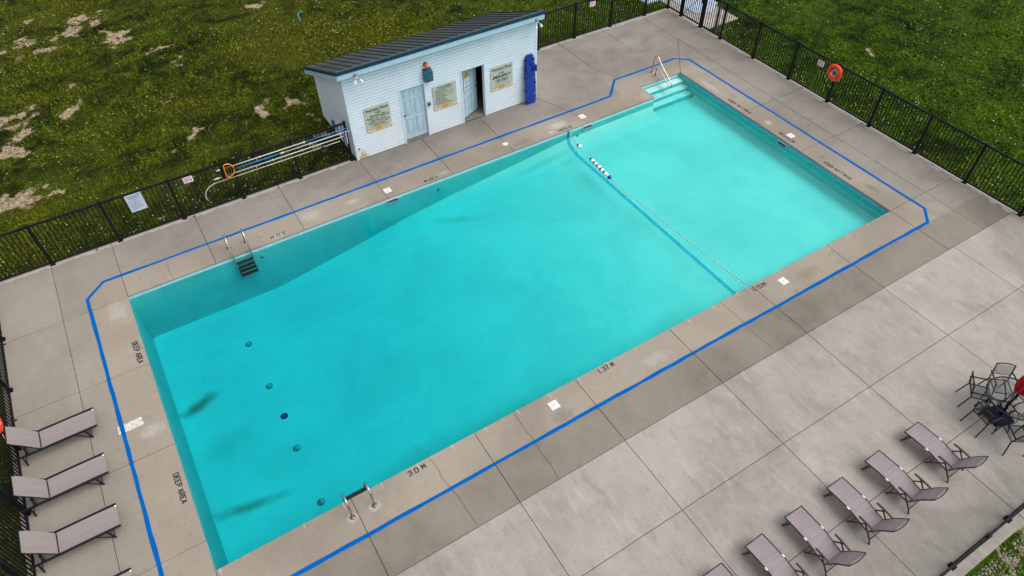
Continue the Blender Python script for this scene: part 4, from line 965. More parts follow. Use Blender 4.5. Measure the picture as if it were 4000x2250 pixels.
# notices on the open door
n1 = empty('notice', (0.10,-0.030,1.52)); n1.parent = d2; n1.name = 'notice'
mb = MB(); mb.box(0.0,-0.004,0.0,0.30,0.010,0.335); pl = mb.build('plate', M['signsand'], n1)
put_text(n1, 'Pool Closed', 0.02,0.28,0.265,0.038,0.3,0.02,y=-0.006); put_text(n1, 'Must', 0.08,0.22,0.20,0.036,0.3,0.02,y=-0.006)
bars(n1, [(0.135,0.034,0.9),(0.07,0.034,1.0)], 0.03,0.27, M['ink'], y=-0.006, seed=4)
n2 = empty('notice', (0.10,-0.030,1.13)); n2.parent = d2
mb = MB(); mb.box(0.0,-0.004,0.0,0.30,0.010,0.36); mb.build('plate', M['signwhite'], n2)
bars(n2, [(0.32,0.012,0.7),(0.285,0.014,1.0),(0.255,0.014,0.95),(0.225,0.012,0.9),(0.185,0.012,1.0),(0.155,0.012,0.7)], 0.03,0.27, M['greyink'], y=-0.006, seed=5)
bars(n2, [(0.06,0.045,1.0)], 0.04,0.27, M['ink'], y=-0.006, seed=6)
# roof: deck, standing seam panels, edges
RX0, RX1, RY0, RY1 = 7.385, 14.53, 10.50, 14.10
sl = math.atan(1.5/3.6)
mb = MB(); 
def rq(x, y, dz): return (x, y, roofz(y)+dz)
mb.add([rq(RX0+0.02,RY0+0.02,-0.16),rq(RX1-0.02,RY0+0.02,-0.16),rq(RX1-0.02,RY1-0.02,-0.16),rq(RX0+0.02,RY1-0.02,-0.16),rq(RX0+0.02,RY0+0.02,-0.02),rq(RX1-0.02,RY0+0.02,-0.02),rq(RX1-0.02,RY1-0.02,-0.02),rq(RX0+0.02,RY1-0.02,-0.02)],
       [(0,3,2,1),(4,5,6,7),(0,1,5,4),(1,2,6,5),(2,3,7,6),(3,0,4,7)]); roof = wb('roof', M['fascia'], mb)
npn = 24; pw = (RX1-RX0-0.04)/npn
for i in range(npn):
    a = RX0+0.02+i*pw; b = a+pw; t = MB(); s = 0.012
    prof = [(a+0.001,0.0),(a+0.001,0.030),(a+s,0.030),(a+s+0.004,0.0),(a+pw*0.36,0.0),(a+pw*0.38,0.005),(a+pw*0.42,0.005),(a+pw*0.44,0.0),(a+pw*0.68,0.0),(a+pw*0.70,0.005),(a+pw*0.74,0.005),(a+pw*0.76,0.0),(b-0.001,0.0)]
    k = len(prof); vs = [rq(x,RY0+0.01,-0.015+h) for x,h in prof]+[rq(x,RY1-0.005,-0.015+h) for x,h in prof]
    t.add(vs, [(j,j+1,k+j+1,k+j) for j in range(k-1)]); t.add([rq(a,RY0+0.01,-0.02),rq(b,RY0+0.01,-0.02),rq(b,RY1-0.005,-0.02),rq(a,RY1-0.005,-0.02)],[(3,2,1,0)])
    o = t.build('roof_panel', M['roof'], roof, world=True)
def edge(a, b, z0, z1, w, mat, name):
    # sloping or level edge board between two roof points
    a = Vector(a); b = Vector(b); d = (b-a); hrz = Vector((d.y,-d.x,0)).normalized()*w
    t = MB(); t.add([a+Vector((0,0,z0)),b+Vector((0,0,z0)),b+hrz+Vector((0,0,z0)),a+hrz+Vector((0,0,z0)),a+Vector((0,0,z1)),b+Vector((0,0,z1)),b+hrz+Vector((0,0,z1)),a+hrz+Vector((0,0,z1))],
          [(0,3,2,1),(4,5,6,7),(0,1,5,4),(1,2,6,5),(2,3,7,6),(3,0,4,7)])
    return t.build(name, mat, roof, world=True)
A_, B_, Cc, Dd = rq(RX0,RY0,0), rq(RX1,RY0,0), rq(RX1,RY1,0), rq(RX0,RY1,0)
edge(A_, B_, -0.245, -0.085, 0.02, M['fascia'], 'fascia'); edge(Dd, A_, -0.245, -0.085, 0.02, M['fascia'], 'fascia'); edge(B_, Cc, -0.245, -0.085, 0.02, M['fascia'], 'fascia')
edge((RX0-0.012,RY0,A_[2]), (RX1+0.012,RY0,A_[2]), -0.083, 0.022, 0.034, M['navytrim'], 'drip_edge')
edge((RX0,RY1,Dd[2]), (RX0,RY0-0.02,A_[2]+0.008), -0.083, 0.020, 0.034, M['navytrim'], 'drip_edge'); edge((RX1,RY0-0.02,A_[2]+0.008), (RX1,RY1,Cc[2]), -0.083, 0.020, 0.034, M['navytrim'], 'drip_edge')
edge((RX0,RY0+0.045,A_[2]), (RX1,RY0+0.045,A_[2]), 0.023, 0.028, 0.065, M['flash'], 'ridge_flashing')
mb = MB(); mb.box(RX0+0.02,RY0+0.0,3.052,RX1-0.02,Y0+0.03,3.062); mb.build('soffit', M['fascia'], shed, world=True)
# floodlights under the eave
for (x, y, lb) in ((7.93,10.478,'twin chrome floodlight under the left end of the shed eave'),(14.22,10.478,'twin chrome floodlight under the right end of the shed eave')):
    t = empty('floodlight', (x, y, 3.09)); tag(t, lb, 'floodlight', 'twin floodlights on the shed eave')
    mb = MB(); mb.tube([(0,0,0),(0,-0.03,0)], 0.055, 14); mb.tube([(0,-0.03,0),(0,-0.05,-0.02)], 0.03, 10); mb.build('mount', M['grey'], t, True)
    for sx in (-0.055, 0.085):
        mb = MB(); a = Vector((0,-0.045,-0.02)); b = Vector((sx,-0.08,-0.10)); c = Vector((sx*1.5,-0.12,-0.20)); mb.tube([a,b],0.014,8); mb.tube([b,b.lerp(c,.4),c],[0.028,0.036,0.058],14,caps=False); h = mb.build('lamp_head', M['collar'], t, True)
        mb = MB(); mb.tube([b.lerp(c,.55),c.lerp(b,.05)],[0.034,0.052],14); mb.build('bulb', M['white'], h, True)
# alarm box + beacon, small switch box
t = empty('alarm_box', (10.32, 10.775, 2.05)); tag(t, 'dark teal alarm box above the left door frame', 'box')
mb = MB(); mb.add([(-0.14,0,0),(0.14,0,0),(0.14,-0.16,0.0),(-0.14,-0.16,0.0),(-0.14,0,0.40),(0.14,0,0.40),(0.14,-0.16,0.32),(-0.14,-0.16,0.32)],[(0,1,2,3)[::-1],(4,5,6,7)[::-1],(0,4,5,1),(1,5,6,2),(2,6,7,3),(3,7,4,0)]); mb.build('housing', M['teal'], t)
mb = MB(); mb.box(-0.11,-0.166,0.03,0.11,-0.161,0.07); mb.build('slot', M['dark'], t)
t = empty('beacon_light', (10.30, 10.775, 2.58)); tag(t, 'orange beacon light above the teal alarm box', 'beacon')
mb = MB(); mb.tube([(0,0,0),(0,-0.03,0)],0.075,16); mb.build('mount', M['dark'], t)
mb = MB(); mb.tube([(0,-0.031,0),(0,-0.08,-0.01),(0,-0.13,-0.03),(0,-0.16,-0.05)],[0.07,0.068,0.058,0.02],16); mb.build('dome', M['orange'], t, True)
t = empty('switch_box', (10.275, 10.775, 1.13)); tag(t, 'small grey switch box right of the left door', 'switch')
mb = MB(); mb.cbox(-0.05,-0.06,0,0.05,0,0.13,0.006); mb.build('housing', M['grey'], t)
mb = MB(); mb.box(-0.03,-0.068,0.04,0.03,-0.061,0.10); mb.build('cover', M['navytrim'], t); mb = MB(); mb.lathe([(0.010,0),(0.008,0.01)],(0.02,-0.062,0.03),8); mb.build('button', M['redink'], t)
t = empty('outdoor_tap', (7.69, 10.775, 0.40)); tag(t, 'small rusty tap low on the front left corner of the shed', 'tap')
mb = MB(); mb.tube([(0,0,0),(0,-0.05,0),(0,-0.07,-0.03)],0.012,8); mb.build('spout', M['tapbronze'], t, True); mb = MB(); mb.tube([(0,-0.035,0.02),(0,-0.035,0.035)],0.028,10); mb.build('handle', M['tapbronze'], t)
t = empty('conduit_box', (7.53, 12.58, 0.0)); tag(t, 'grey pipe with box low on the left side of the shed', 'pipe')
mb = MB(); mb.cbox(-0.05,-0.06,0.25,0.03,0.06,0.52,0.006); mb.build('box', M['grey'], t); mb = MB(); mb.tube([(-0.01,0,-0.05),(-0.01,0,0.25)],0.025,8); mb.build('pipe', M['grey'], t)

# wall signs
def wall_sign(x, z, label):
    t = empty('wall_sign', (x, 10.767, z)); tag(t, label, 'sign', 'cream signs on the shed front')
    mb = MB(); mb.box(0,-0.006,0,0.855,0.0,0.855); mb.build('plate', M['signcream'], t)
    # printed dune band with half sun
    b1 = MB(); k = 14; top = [0.10+0.035*math.sin(i/k*5.0+2.4)+0.05*(i/k)**2*1.6 for i in range(k+1)]
    vs = [(0.855*i/k,-0.0072,0.0) for i in range(k+1)]+[(0.855*i/k,-0.0072,top[i]) for i in range(k+1)]
    b1.add(vs, [(i,i+1,k+2+i,k+1+i) for i in range(k)]); b1.build('sand_band', M['signsand'], t)
    b2 = MB(); top2 = [v*0.55+0.008*math.sin(i*1.3) for i, v in enumerate(top)]; bot2 = [v*0.30 for v in top]
    vs = [(0.855*i/k,-0.0078,bot2[i]) for i in range(k+1)]+[(0.855*i/k,-0.0078,top2[i]) for i in range(k+1)]
    b2.add(vs, [(i,i+1,k+2+i,k+1+i) for i in range(k)]); b2.build('pale_band', M['signpale'], t)
    b3 = MB(); r = 0.105; n = 12; vs = [(0.40,-0.0086,0.03)]+[(0.40+r*math.cos(math.pi*i/n),-0.0086,0.055+r*0.95*math.sin(math.pi*i/n)) for i in range(n+1)]+[(0.295,-0.0086,0.01),(0.505,-0.0086,0.01)]
    b3.add(vs, [(0,i,i+1) for i in range(1,n+1)]+[(0,n+1,n+2),(0,n+2,n+3),(0,n+3,1)]); b3.build('half_sun', M['signsun'], t)
    bars(t, [(0.078,0.009,1.0)], 0.12,0.74, M['wood'], y=-0.0094, seed=int(x*10))
    rule(t, 0.12, 0.76, 0.165, 0.006, y=-0.0094)
    for (a, b) in ((0.02,0.02),(0.835,0.02),(0.02,0.835),(0.835,0.835)):
        s_ = MB(); s_.tube([(a,-0.006,b),(a,-0.011,b)],0.009,8); s_.build('screw', M['grey'], t)
    return t
t = wall_sign(8.065, 0.865, 'cream sign headed Emergency Phone with an address, left of the left door')
put_text(t, 'Emergency Phone:', 0.05,0.82,0.725,0.085,0.35,0.03); rule(t,0.12,0.74,0.695,0.007)
for s_, z_, h_, a_, b_ in [('77683',0.605,0.058,0.30,0.56),('Bluewater Hwy,',0.525,0.058,0.16,0.72),('Bayfield ON, N0M 1G0',0.445,0.058,0.05,0.82),('Emergency phone',0.375,0.048,0.17,0.70),('(519)482-7157 and spine',0.312,0.048,0.05,0.82),('board are inside pool',0.25,0.048,0.11,0.76),('change room',0.188,0.048,0.23,0.63)]:
    put_text(t, s_, a_, b_, z_, h_, 0.35, 0.028)
t = wall_sign(10.445, 0.850, 'cream sign headed POOL RULES between the two doors')
put_text(t, 'POOL RULES:', 0.16,0.68,0.755,0.075,0.35,0.03); rule(t,0.12,0.74,0.735,0.006)
for i, (s_, e_) in enumerate([('1. Use pool at your own risk. No',0.76),('   lifeguard on duty.',0.5),('2. No running or boisterous play',0.80),('   in pool area.',0.42),('3. Persons with infectious diseases',0.84),('   is not permitted.',0.5),('4. No pets, electronics or large',0.74),('   floaties in pool.',0.48),('5. No toys allowed.',0.56),('6. No glass containers.',0.60),('7. No jumping or diving!',0.62),('8. Do not pollute the water.',0.70)]):
    put_text(t, s_.strip(), 0.05 if s_[0] != ' ' else 0.105, e_, 0.690-i*0.0445, 0.033, 0.3, 0.030, centre=False)
t = wall_sign(12.62, 0.865, 'cream sign reading Emergency Phone is for EMERGENCY USE ONLY right of the open door')
put_text(t, 'Emergency Phone:', 0.05,0.82,0.725,0.085,0.35,0.03); rule(t,0.12,0.74,0.695,0.007)
put_text(t, 'is for', 0.31,0.54,0.565,0.075,0.35,0.03); put_text(t, 'EMERGENCY', 0.06,0.80,0.425,0.105,0.35,0.035); put_text(t, 'USE ONLY', 0.17,0.70,0.285,0.10,0.35,0.035); rule(t,0.25,0.62,0.250,0.008)

# spine board with head blocks
t = empty('spine_board', (14.11, 10.60, 0.0)); tag(t, 'royal blue spine board standing against the right end of the shed', 'spine board')
t.rotation_euler = (R(-4.5), 0, 0)
w = 0.215; Hh = 1.82
out = [(-w*0.82,0.02),(-w*0.70,0.0),(w*0.70,0.0),(w*0.86,0.03),(w,0.22),(w,1.15),(w*0.80,1.70),(w*0.62,Hh-0.02),(w*0.5,Hh),(-w*0.5,Hh),(-w*0.62,Hh-0.02),(-w*0.80,1.70),(-w,1.15),(-w,0.22)]
# build as a plate with real slots: two side rails joined by a centre field and cross webs
mb = MB(); slots = [(0.10,0.20),(0.27,0.42),(0.49,0.58),(0.65,0.80),(0.87,1.05),(1.12,1.26),(1.50,1.58),(1.64,1.74)]
def half(z):
    pts = [(0,0.16),(0.04,0.185),(0.22,w),(1.15,w),(1.70,w*0.80),(Hh-0.03,w*0.64),(Hh,w*0.5)]
    for (a,wa),(b,wb_) in zip(pts, pts[1:]):
        if a <= z <= b: return wa+(wb_-wa)*(z-a)/(b-a)
    return w*0.5
zs = sorted(set([0,0.04,0.22,1.15,1.70,Hh-0.03,Hh]+[v for s_ in slots for v in s_]))
for a, b in zip(zs, zs[1:]):
    mid = (a+b)/2; inslot = any(s0 <= mid <= s1 for s0, s1 in slots); ha, hb = half(a), half(b)
    segs = [(-1,-0.89,None),(-0.89,-0.73,'s'),(-0.73,0.73,None),(0.73,0.89,'s'),(0.89,1,None)]
    for (l, r_, kd) in segs:
        if kd == 's' and inslot: continue
        th = 0.045 if kd or abs(l+r_) > 0.5 else 0.040
        mb.add([(l*ha,-th,a),(r_*ha,-th,a),(r_*ha,0,a),(l*ha,0,a),(l*hb,-th,b),(r_*hb,-th,b),(r_*hb,0,b),(l*hb,0,b)],[(0,3,2,1),(4,5,6,7),(0,1,5,4),(1,2,6,5),(2,3,7,6),(3,0,4,7)])
bd = mb.build('board', M['boardblue'], t)
mb = MB(); mb.box(-0.17,-0.20,1.28,-0.02,-0.046,1.47); mb.box(0.03,-0.20,1.28,0.19,-0.046,1.47); mb.box(-0.20,-0.075,1.24,0.21,-0.046,1.28); mb.bar((-0.18,-0.2,1.27),(0.20,-0.2,1.27),0.04,0.02); hb_ = mb.build('head_block', M['boardblue'], t)
mb = MB(); mb.box(0.055,-0.206,1.31,0.165,-0.201,1.44); mb.build('head_pad', M['blackhole'], hb_)
for (x, z) in ((-0.17,1.62),(0.16,1.60),(-0.20,0.52),(0.20,0.72),(-0.18,0.08),(-0.2,1.0)):
    mb = MB(); mb.box(x-0.022,-0.055,z,x+0.022,0.01,z+0.055); mb.build('strap_clip', M['black'], t)

# ------------------------------------------------------------------ fence-hung things
t = empty('notice_board', (0.89, 10.865, 0.80)); tag(t, 'large white printed notice hung on the left fence', 'sign')
mb = MB(); mb.box(0,-0.006,0,0.43,0,0.575); mb.build('plate', M['signwhite'], t)
mb = MB(); 
for (a,b,c,d) in ((0.02,0.02,0.41,0.025),(0.02,0.55,0.41,0.555),(0.02,0.02,0.025,0.555),(0.405,0.02,0.41,0.555)): mb.box(a,-0.0072,b,c,-0.0062,d)
mb.build('border', M['navyink'], t)
put_text(t, 'REGULATIONS MADE UNDER', 0.04,0.39,0.505,0.028,0,0.03,M['navyink']); put_text(t, 'THE PUBLIC HEALTH ACT', 0.05,0.38,0.467,0.028,0,0.03,M['navyink']); put_text(t, 'ONTARIO REGULATION', 0.07,0.36,0.429,0.028,0,0.03,M['navyink'])
bars(t, [(0.395-0.0165*i-(0.012 if i > 3 else 0)-(0.012 if i > 9 else 0)-(0.012 if i > 14 else 0), 0.008, [1,.95,1,.6,1,.98,.9,1,.97,.5,1,.9,1,.95,.6,1,.95,1,.7][i]) for i in range(19)], 0.045, 0.385, M['greyink'], seed=9)
def small_sign(loc, rz, label):
    t = empty('small_sign', loc, rz); tag(t, label, 'sign', 'small pink lettered signs on the fences')
    mb = MB(); pts = [(0.02,0),(0.25,0),(0.27,0.02),(0.27,0.18),(0.25,0.20),(0.02,0.20),(0,0.18),(0,0.02)]
    mb.add([(p[0],-0.005,p[1]) for p in pts]+[(p[0],0,p[1]) for p in pts], [tuple(range(8)), tuple(range(15,7,-1))]+[(i,8+i,8+(i+1)%8,(i+1)%8) for i in range(8)]); mb.build('plate', M['signpink'], t)
    bars(t, [(0.160,0.014,1.0),(0.138,0.014,0.9)], 0.03,0.23, M['redink'], y=-0.006, seed=2); bars(t, [(0.104,0.018,0.62)], 0.03,0.23, M['navyink'], y=-0.006, seed=3); bars(t, [(0.074,0.014,0.5),(0.050,0.014,0.6),(0.026,0.014,0.45)], 0.03,0.23, M['redink'], y=-0.006, seed=4)
    mb = MB(); mb.tube([(0.205,-0.0055,0.075),(0.205,-0.0065,0.075)],0.028,14); mb.build('emblem', M['navyink'], t)
small_sign((2.465,10.865,1.155), 0, 'small white sign with red print on the left fence right of the large notice')
small_sign((18.80,13.62,1.12), 0, 'small white sign with red print on the back fence right of the shed')
small_sign((22.995,5.88,1.06), R(-90), 'small white sign with red print beside the life ring')
def ring_buoy(loc, rz, label):
    t = empty('life_ring', loc, rz); tag(t, label, 'life ring', 'orange life rings on the fences')
    mb = MB(); n = 40; mb.tube([(0.215*math.cos(2*math.pi*i/n), -0.05, 0.215*math.sin(2*math.pi*i/n)) for i in range(n)], 0.072, 14, closed=True); mb.build('ring', M['ring'], t, True)
    mb = MB(); mb.tube([(0.02+0.10*math.cos(a)+0.02*math.sin(3*a), -0.035-0.006*a, 0.0+0.115*math.sin(a)) for a in np.linspace(0.6, 17.0, 60)], 0.0075, 6); mb.build('coiled_rope', M['rope'], t, True)
    mb = MB(); mb.tube([(0.29*math.cos(a), -0.06, 0.29*math.sin(a)) for a in np.linspace(0.15, -1.5, 14)]+[(0.0,-0.06,-0.33),(-0.02,-0.05,-0.36)], 0.008, 6); mb.tube([(-0.16,-0.06,-0.28),(-0.19,-0.05,-0.38),(-0.20,-0.05,-0.46)],0.006,6); mb.build('grab_line', M['rope'], t, True)
    mb = MB(); mb.bar((0,-0.01,0.30),(0,-0.06,0.17),0.03,0.02); mb.build('hook', M['black'], t)
ring_buoy((22.965, 5.075, 1.16), R(-90), 'orange life ring with coiled white rope on the right fence')
ring_buoy((-2.955, 4.90, 1.19), R(90), 'orange life ring on the left fence cut by the photo edge')

# poles hung on the fence
def pole(y, z, segs, label, r=0.0145, extra=None):
    xa = min(s[0] for s in segs); t = empty('pool_pole', (xa, y, z)); tag(t, label, 'pole', 'telescopic pool poles hung on the left fence')
    for (a, b, mt, nm, rr) in segs:
        mb = MB(); mb.tube([(a-xa,0,0),(b-xa,0,0)], rr*r, 10); mb.build(nm, M[mt], t, True)
    return t
pole(10.845, 1.24, [(3.53,6.04,'polewhite','tube',1.0),(6.04,7.46,'poleblue','tube',0.85),(4.64,4.72,'collar','collar',1.6),(6.0,6.10,'collar','collar',1.8),(3.40,3.55,'polewhite','grip',1.5)], 'topmost pole on the left fence, white with a blue right half')
pole(10.845, 1.125, [(3.91,5.32,'poleblue','tube',0.85),(5.32,7.54,'polewhite','tube',1.0),(5.29,5.40,'collar','collar',1.8),(6.19,6.27,'collar','collar',1.6)], 'second pole from the top, blue at its left end')
pole(10.845, 0.99, [(3.30,7.29,'polewhite','tube',1.0),(3.26,3.40,'polewhite','grip',1.6),(4.97,5.05,'collar','collar',1.6)], 'all white pole third from the top on the left fence')
t = pole(10.845, 0.86, [(3.29,6.52,'polebeige','tube',1.0)], 'beige shepherd crook pole lowest on the left fence')
mb = MB()
for dy, dz in ((0,0),(0.0,-0.03)):
    mb.tube([(0.0,dy,0.0),(-0.10,dy,-0.005+dz*.3),(-0.24,dy,-0.05+dz*.6),(-0.36,dy,-0.15+dz*.8),(-0.43+dz*-.6,dy,-0.28),(-0.44-dz*.7,dy,-0.40),(-0.40-dz*.2,dy,-0.52)], 0.007, 6)
mb.build('crook', M['collar'], t, True)
pole(10.845, 0.865, [(6.59,7.16,'polebeige','tube',1.0)], 'short beige pole piece beside the end of the crook pole')
t = empty('skimmer_net', (3.75, 10.80, 1.15)); tag(t, 'skimmer net with orange frame hung over the poles on the left fence', 'pool net')
fp = [(-0.09,0,0.24),(0.0,0,0.235),(0.08,0,0.18),(0.12,0,0.10),(0.13,0,0.0),(0.12,0,-0.08),(0.08,0,-0.14),(0.0,0,-0.19),(-0.11,0,-0.22),(-0.135,0,-0.16),(-0.135,0,0.0),(-0.125,0,0.19)]
mb = MB(); mb.tube(fp, 0.016, 8, closed=True); mb.build('frame', M['orangeframe'], t, True)
mb = MB()
for i in range(26):
    u = i/25; z = -0.20+0.42*u; mb.bar((-0.14,0.004,z),(0.10,0.004,z),0.002,0.004); 
for i in range(16):
    u = i/15; x = -0.13+0.25*u; mb.bar((x,0.006,-0.19),(x,0.006,0.22),0.004,0.002)
mb.add([(-0.28,0.02,-0.17),(-0.13,0.01,-0.20),(-0.13,0.01,0.20),(-0.24,0.02,0.15)],[(0,1,2,3)])
mb.build('net', M['black'], t)['kind'] = 'stuff'
mb = MB(); mb.bar((0.10,0,0.03),(0.19,0.02,0.03),0.04,0.04); mb.bar((0.11,0.0,0.09),(0.17,0.01,0.04),0.02,0.02); mb.bar((0.11,0.0,-0.06),(0.17,0.01,0.0),0.02,0.02); mb.build('handle_socket', M['black'], t)
t = empty('pool_brush', (7.375, 10.84, 0.95)); tag(t, 'blue pool brush hung on the fence end beside the shed', 'brush')
mb = MB(); mb.tube([(-0.03,0,0.26),(-0.015,0,0.15),(0,0,0.0),(0.0,0,-0.12),(-0.015,0,-0.26)],[0.018,0.028,0.032,0.028,0.02],10); mb.build('brush_back', M['boardblue'], t, True)
mb = MB(); mb.box(-0.012,-0.05,-0.22,0.012,-0.02,0.22); mb.build('bristles', M['polewhite'], t); mb = MB(); mb.bar((0,0,0),(-0.12,0.0,0.02),0.03,0.03); mb.build('socket', M['boardblue'], t)
for i, x in enumerate((3.90, 5.69, 4.75)):
    t = empty('pole_hanger', (x, 10.845, 0.84)); tag(t, ['black pole hanger on the fence post behind the net', 'black pole hanger on the fence post in the middle of the poles', 'black pole hanger on the pickets between net and middle post'][i], 'bracket', 'black hangers that carry the pool poles')
    mb = MB(); mb.box(-0.018,0.022,-0.06,0.018,0.034,0.52); mb.build('plate', M['black'], t)
    for k, z in enumerate((0.0,0.13,0.265,0.38)):
        mb = MB(); mb.tube([(0,0.02,z-0.025),(0,-0.0,z-0.028),(0,-0.026,z-0.015),(0,-0.028,z+0.015)],0.006,6); mb.build('hook', M['black'], t, True)

# ------------------------------------------------------------------ loungers
def sheet(mb, prof, x0, x1, th=0.004, sag=0.0, n=8, axis='y'):
    """curved sling from side profile [(s,z)] between x0 and x1"""
    vs = []; k = len(prof)
    for side in (0, 1):
        for (s_, z) in prof:
            for j in range(n+1):
                u = j/n; dz = -sag*4*u*(1-u)
                x = x0+(x1-x0)*u; zz = z+dz-side*th
                vs.append((x, s_, zz) if axis == 'y' else (s_, x, zz))
    fs = []
    for i in range(k-1):
        for j in range(n):
            a = i*(n+1)+j; fs.append((a,a+1,a+n+2,a+n+1)); b = a+k*(n+1); fs.append((b+n+1,b+n+2,b+1,b))
    mb.add(vs, fs)
def smoothp(pts, m=5):
    out = []
    P = [Vector(p) for p in pts]
    for i in range(len(P)-1):
        p0 = P[max(i-1,0)]; p1 = P[i]; p2 = P[i+1]; p3 = P[min(i+2,len(P)-1)]
        for j in range(m):
            t = j/m; out.append(0.5*((2*p1)+(p2-p0)*t+(2*p0-5*p1+4*p2-p3)*t*t+(3*p1-p0-3*p2+p3)*t**3))
    out.append(P[-1]); return out
def make_arm_lounger():                                  # origin on the ground under the foot end, head towards -y
    t = empty('arm_lounger', (0,0,0)); hw = 0.230
    seat = smoothp([(0,0.0,0.300),(0,-0.14,0.312),(0,-0.32,0.318),(0,-0.50,0.325),(0,-0.62,0.318),(0,-0.78,0.285),(0,-0.95,0.245),(0,-1.07,0.225)])
    back = smoothp([(0,-1.055,0.235),(0,-1.10,0.34),(0,-1.155,0.47),(0,-1.215,0.60),(0,-1.275,0.70),(0,-1.335,0.80),(0,-1.365,0.845)])
    mb = MB(); sheet(mb, [(p.y,p.z+0.006) for p in seat], -hw+0.012, hw-0.012, sag=0.012); mb.build('seat', M['fab_mauve'], t, True)
    mb = MB(); sheet(mb, [(p.y,p.z) for p in back], -hw+0.012, hw-0.012, sag=0.0); 
    mb.build('backrest', M['fab_mauve'], t, True)
    for sx in (-hw, hw):
        mb = MB(); mb.tube([(sx,p.y,p.z) for p in seat], 0.016, 8); mb.build('seat_rail', M['brownframe'], t, True)
        mb = MB(); mb.tube([(sx,p.y-0.006,p.z) for p in back], 0.015, 8); mb.build('back_rail', M['brownframe'], t, True)
        mb = MB(); mb.tube([(sx,-0.57,0.3325),(sx,-0.50,0.337)], 0.0185, 10); mb.tube([(sx,-0.57,0.3325),(sx,-0.50,0.337)], 0.012, 6); mb.build('hinge_sleeve', M['clip'], t, True)
        sg = 1 if sx > 0 else -1; ax = sx+sg*0.035
        mb = MB(); mb.tube([(ax,-0.78,0.452),(ax,-0.80,0.458),(ax,-1.0,0.462),(ax,-1.13,0.450),(ax,-1.16,0.440)], [0.016,0.024,0.024,0.024,0.016], 8); mb.build('armrest', M['armplastic'], t, True)
        mb = MB(); mb.tube([(ax-sg*0.012,-0.67,0.0),(ax-sg*0.012,-0.72,0.09),(ax-sg*0.012,-0.98,0.445)], 0.016, 8); mb.build('leg', M['brownframe'], t, True)
        mb = MB(); mb.tube([(ax,-1.22,0.0),(ax,-1.17,0.12),(ax,-0.93,0.445)], 0.017, 8); mb.build('leg', M['brownframe'], t, True)
        mb = MB(); mb.tube([(sx*0.97,-0.045,0.0),(sx*0.97,-0.06,0.04),(sx*0.97,-0.16,0.305)], 0.020, 8); mb.build('leg', M['brownframe'], t, True)
    for (e_, y_, z_) in ((hw+0.03,-1.17,0.12),(hw+0.02,-0.72,0.09),(hw*0.97,-0.06,0.04)):
        mb = MB(); mb.tube([(-e_,y_,z_),(e_,y_,z_)],0.010,8); mb.build('cross_bar', M['brownframe'], t, True)
    mb = MB(); mb.tube([(-hw,-1.368,0.845),(-hw*0.5,-1.392,0.838),(0,-1.400,0.835),(hw*0.5,-1.392,0.838),(hw,-1.368,0.845)],0.013,8); mb.build('head_bar', M['brownframe'], t, True)
    for (y_, z_) in ((-1.068,0.232),(-0.004,0.300)):
        mb = MB(); mb.tube([(-hw,y_,z_),(hw,y_,z_)],0.0115,8); mb.build('end_bar', M['brownframe'], t, True)
    return t
al = make_arm_lounger(); pos = [13.955,12.645,11.48,10.275,9.185,8.11]
lb = ['mauve sling lounger with arms nearest the round table', 'second mauve armed lounger counted from the round table', 'third mauve armed lounger counted from the round table', 'fourth mauve armed lounger counted from the round table', 'fifth mauve armed lounger, its backrest below the photo edge', 'mauve lounger of which only the foot corner shows at the photo bottom']
for i, x in enumerate(pos):
    o = al if i == 0 else copy_tree(al)
    o.location = (x, -5.135+random.uniform(-.008,.008), 0); o.rotation_euler = (0,0,R(random.uniform(-1.8,1.8))); tag(o, lb[i], 'lounger', 'mauve armed loungers in a row on the near deck')
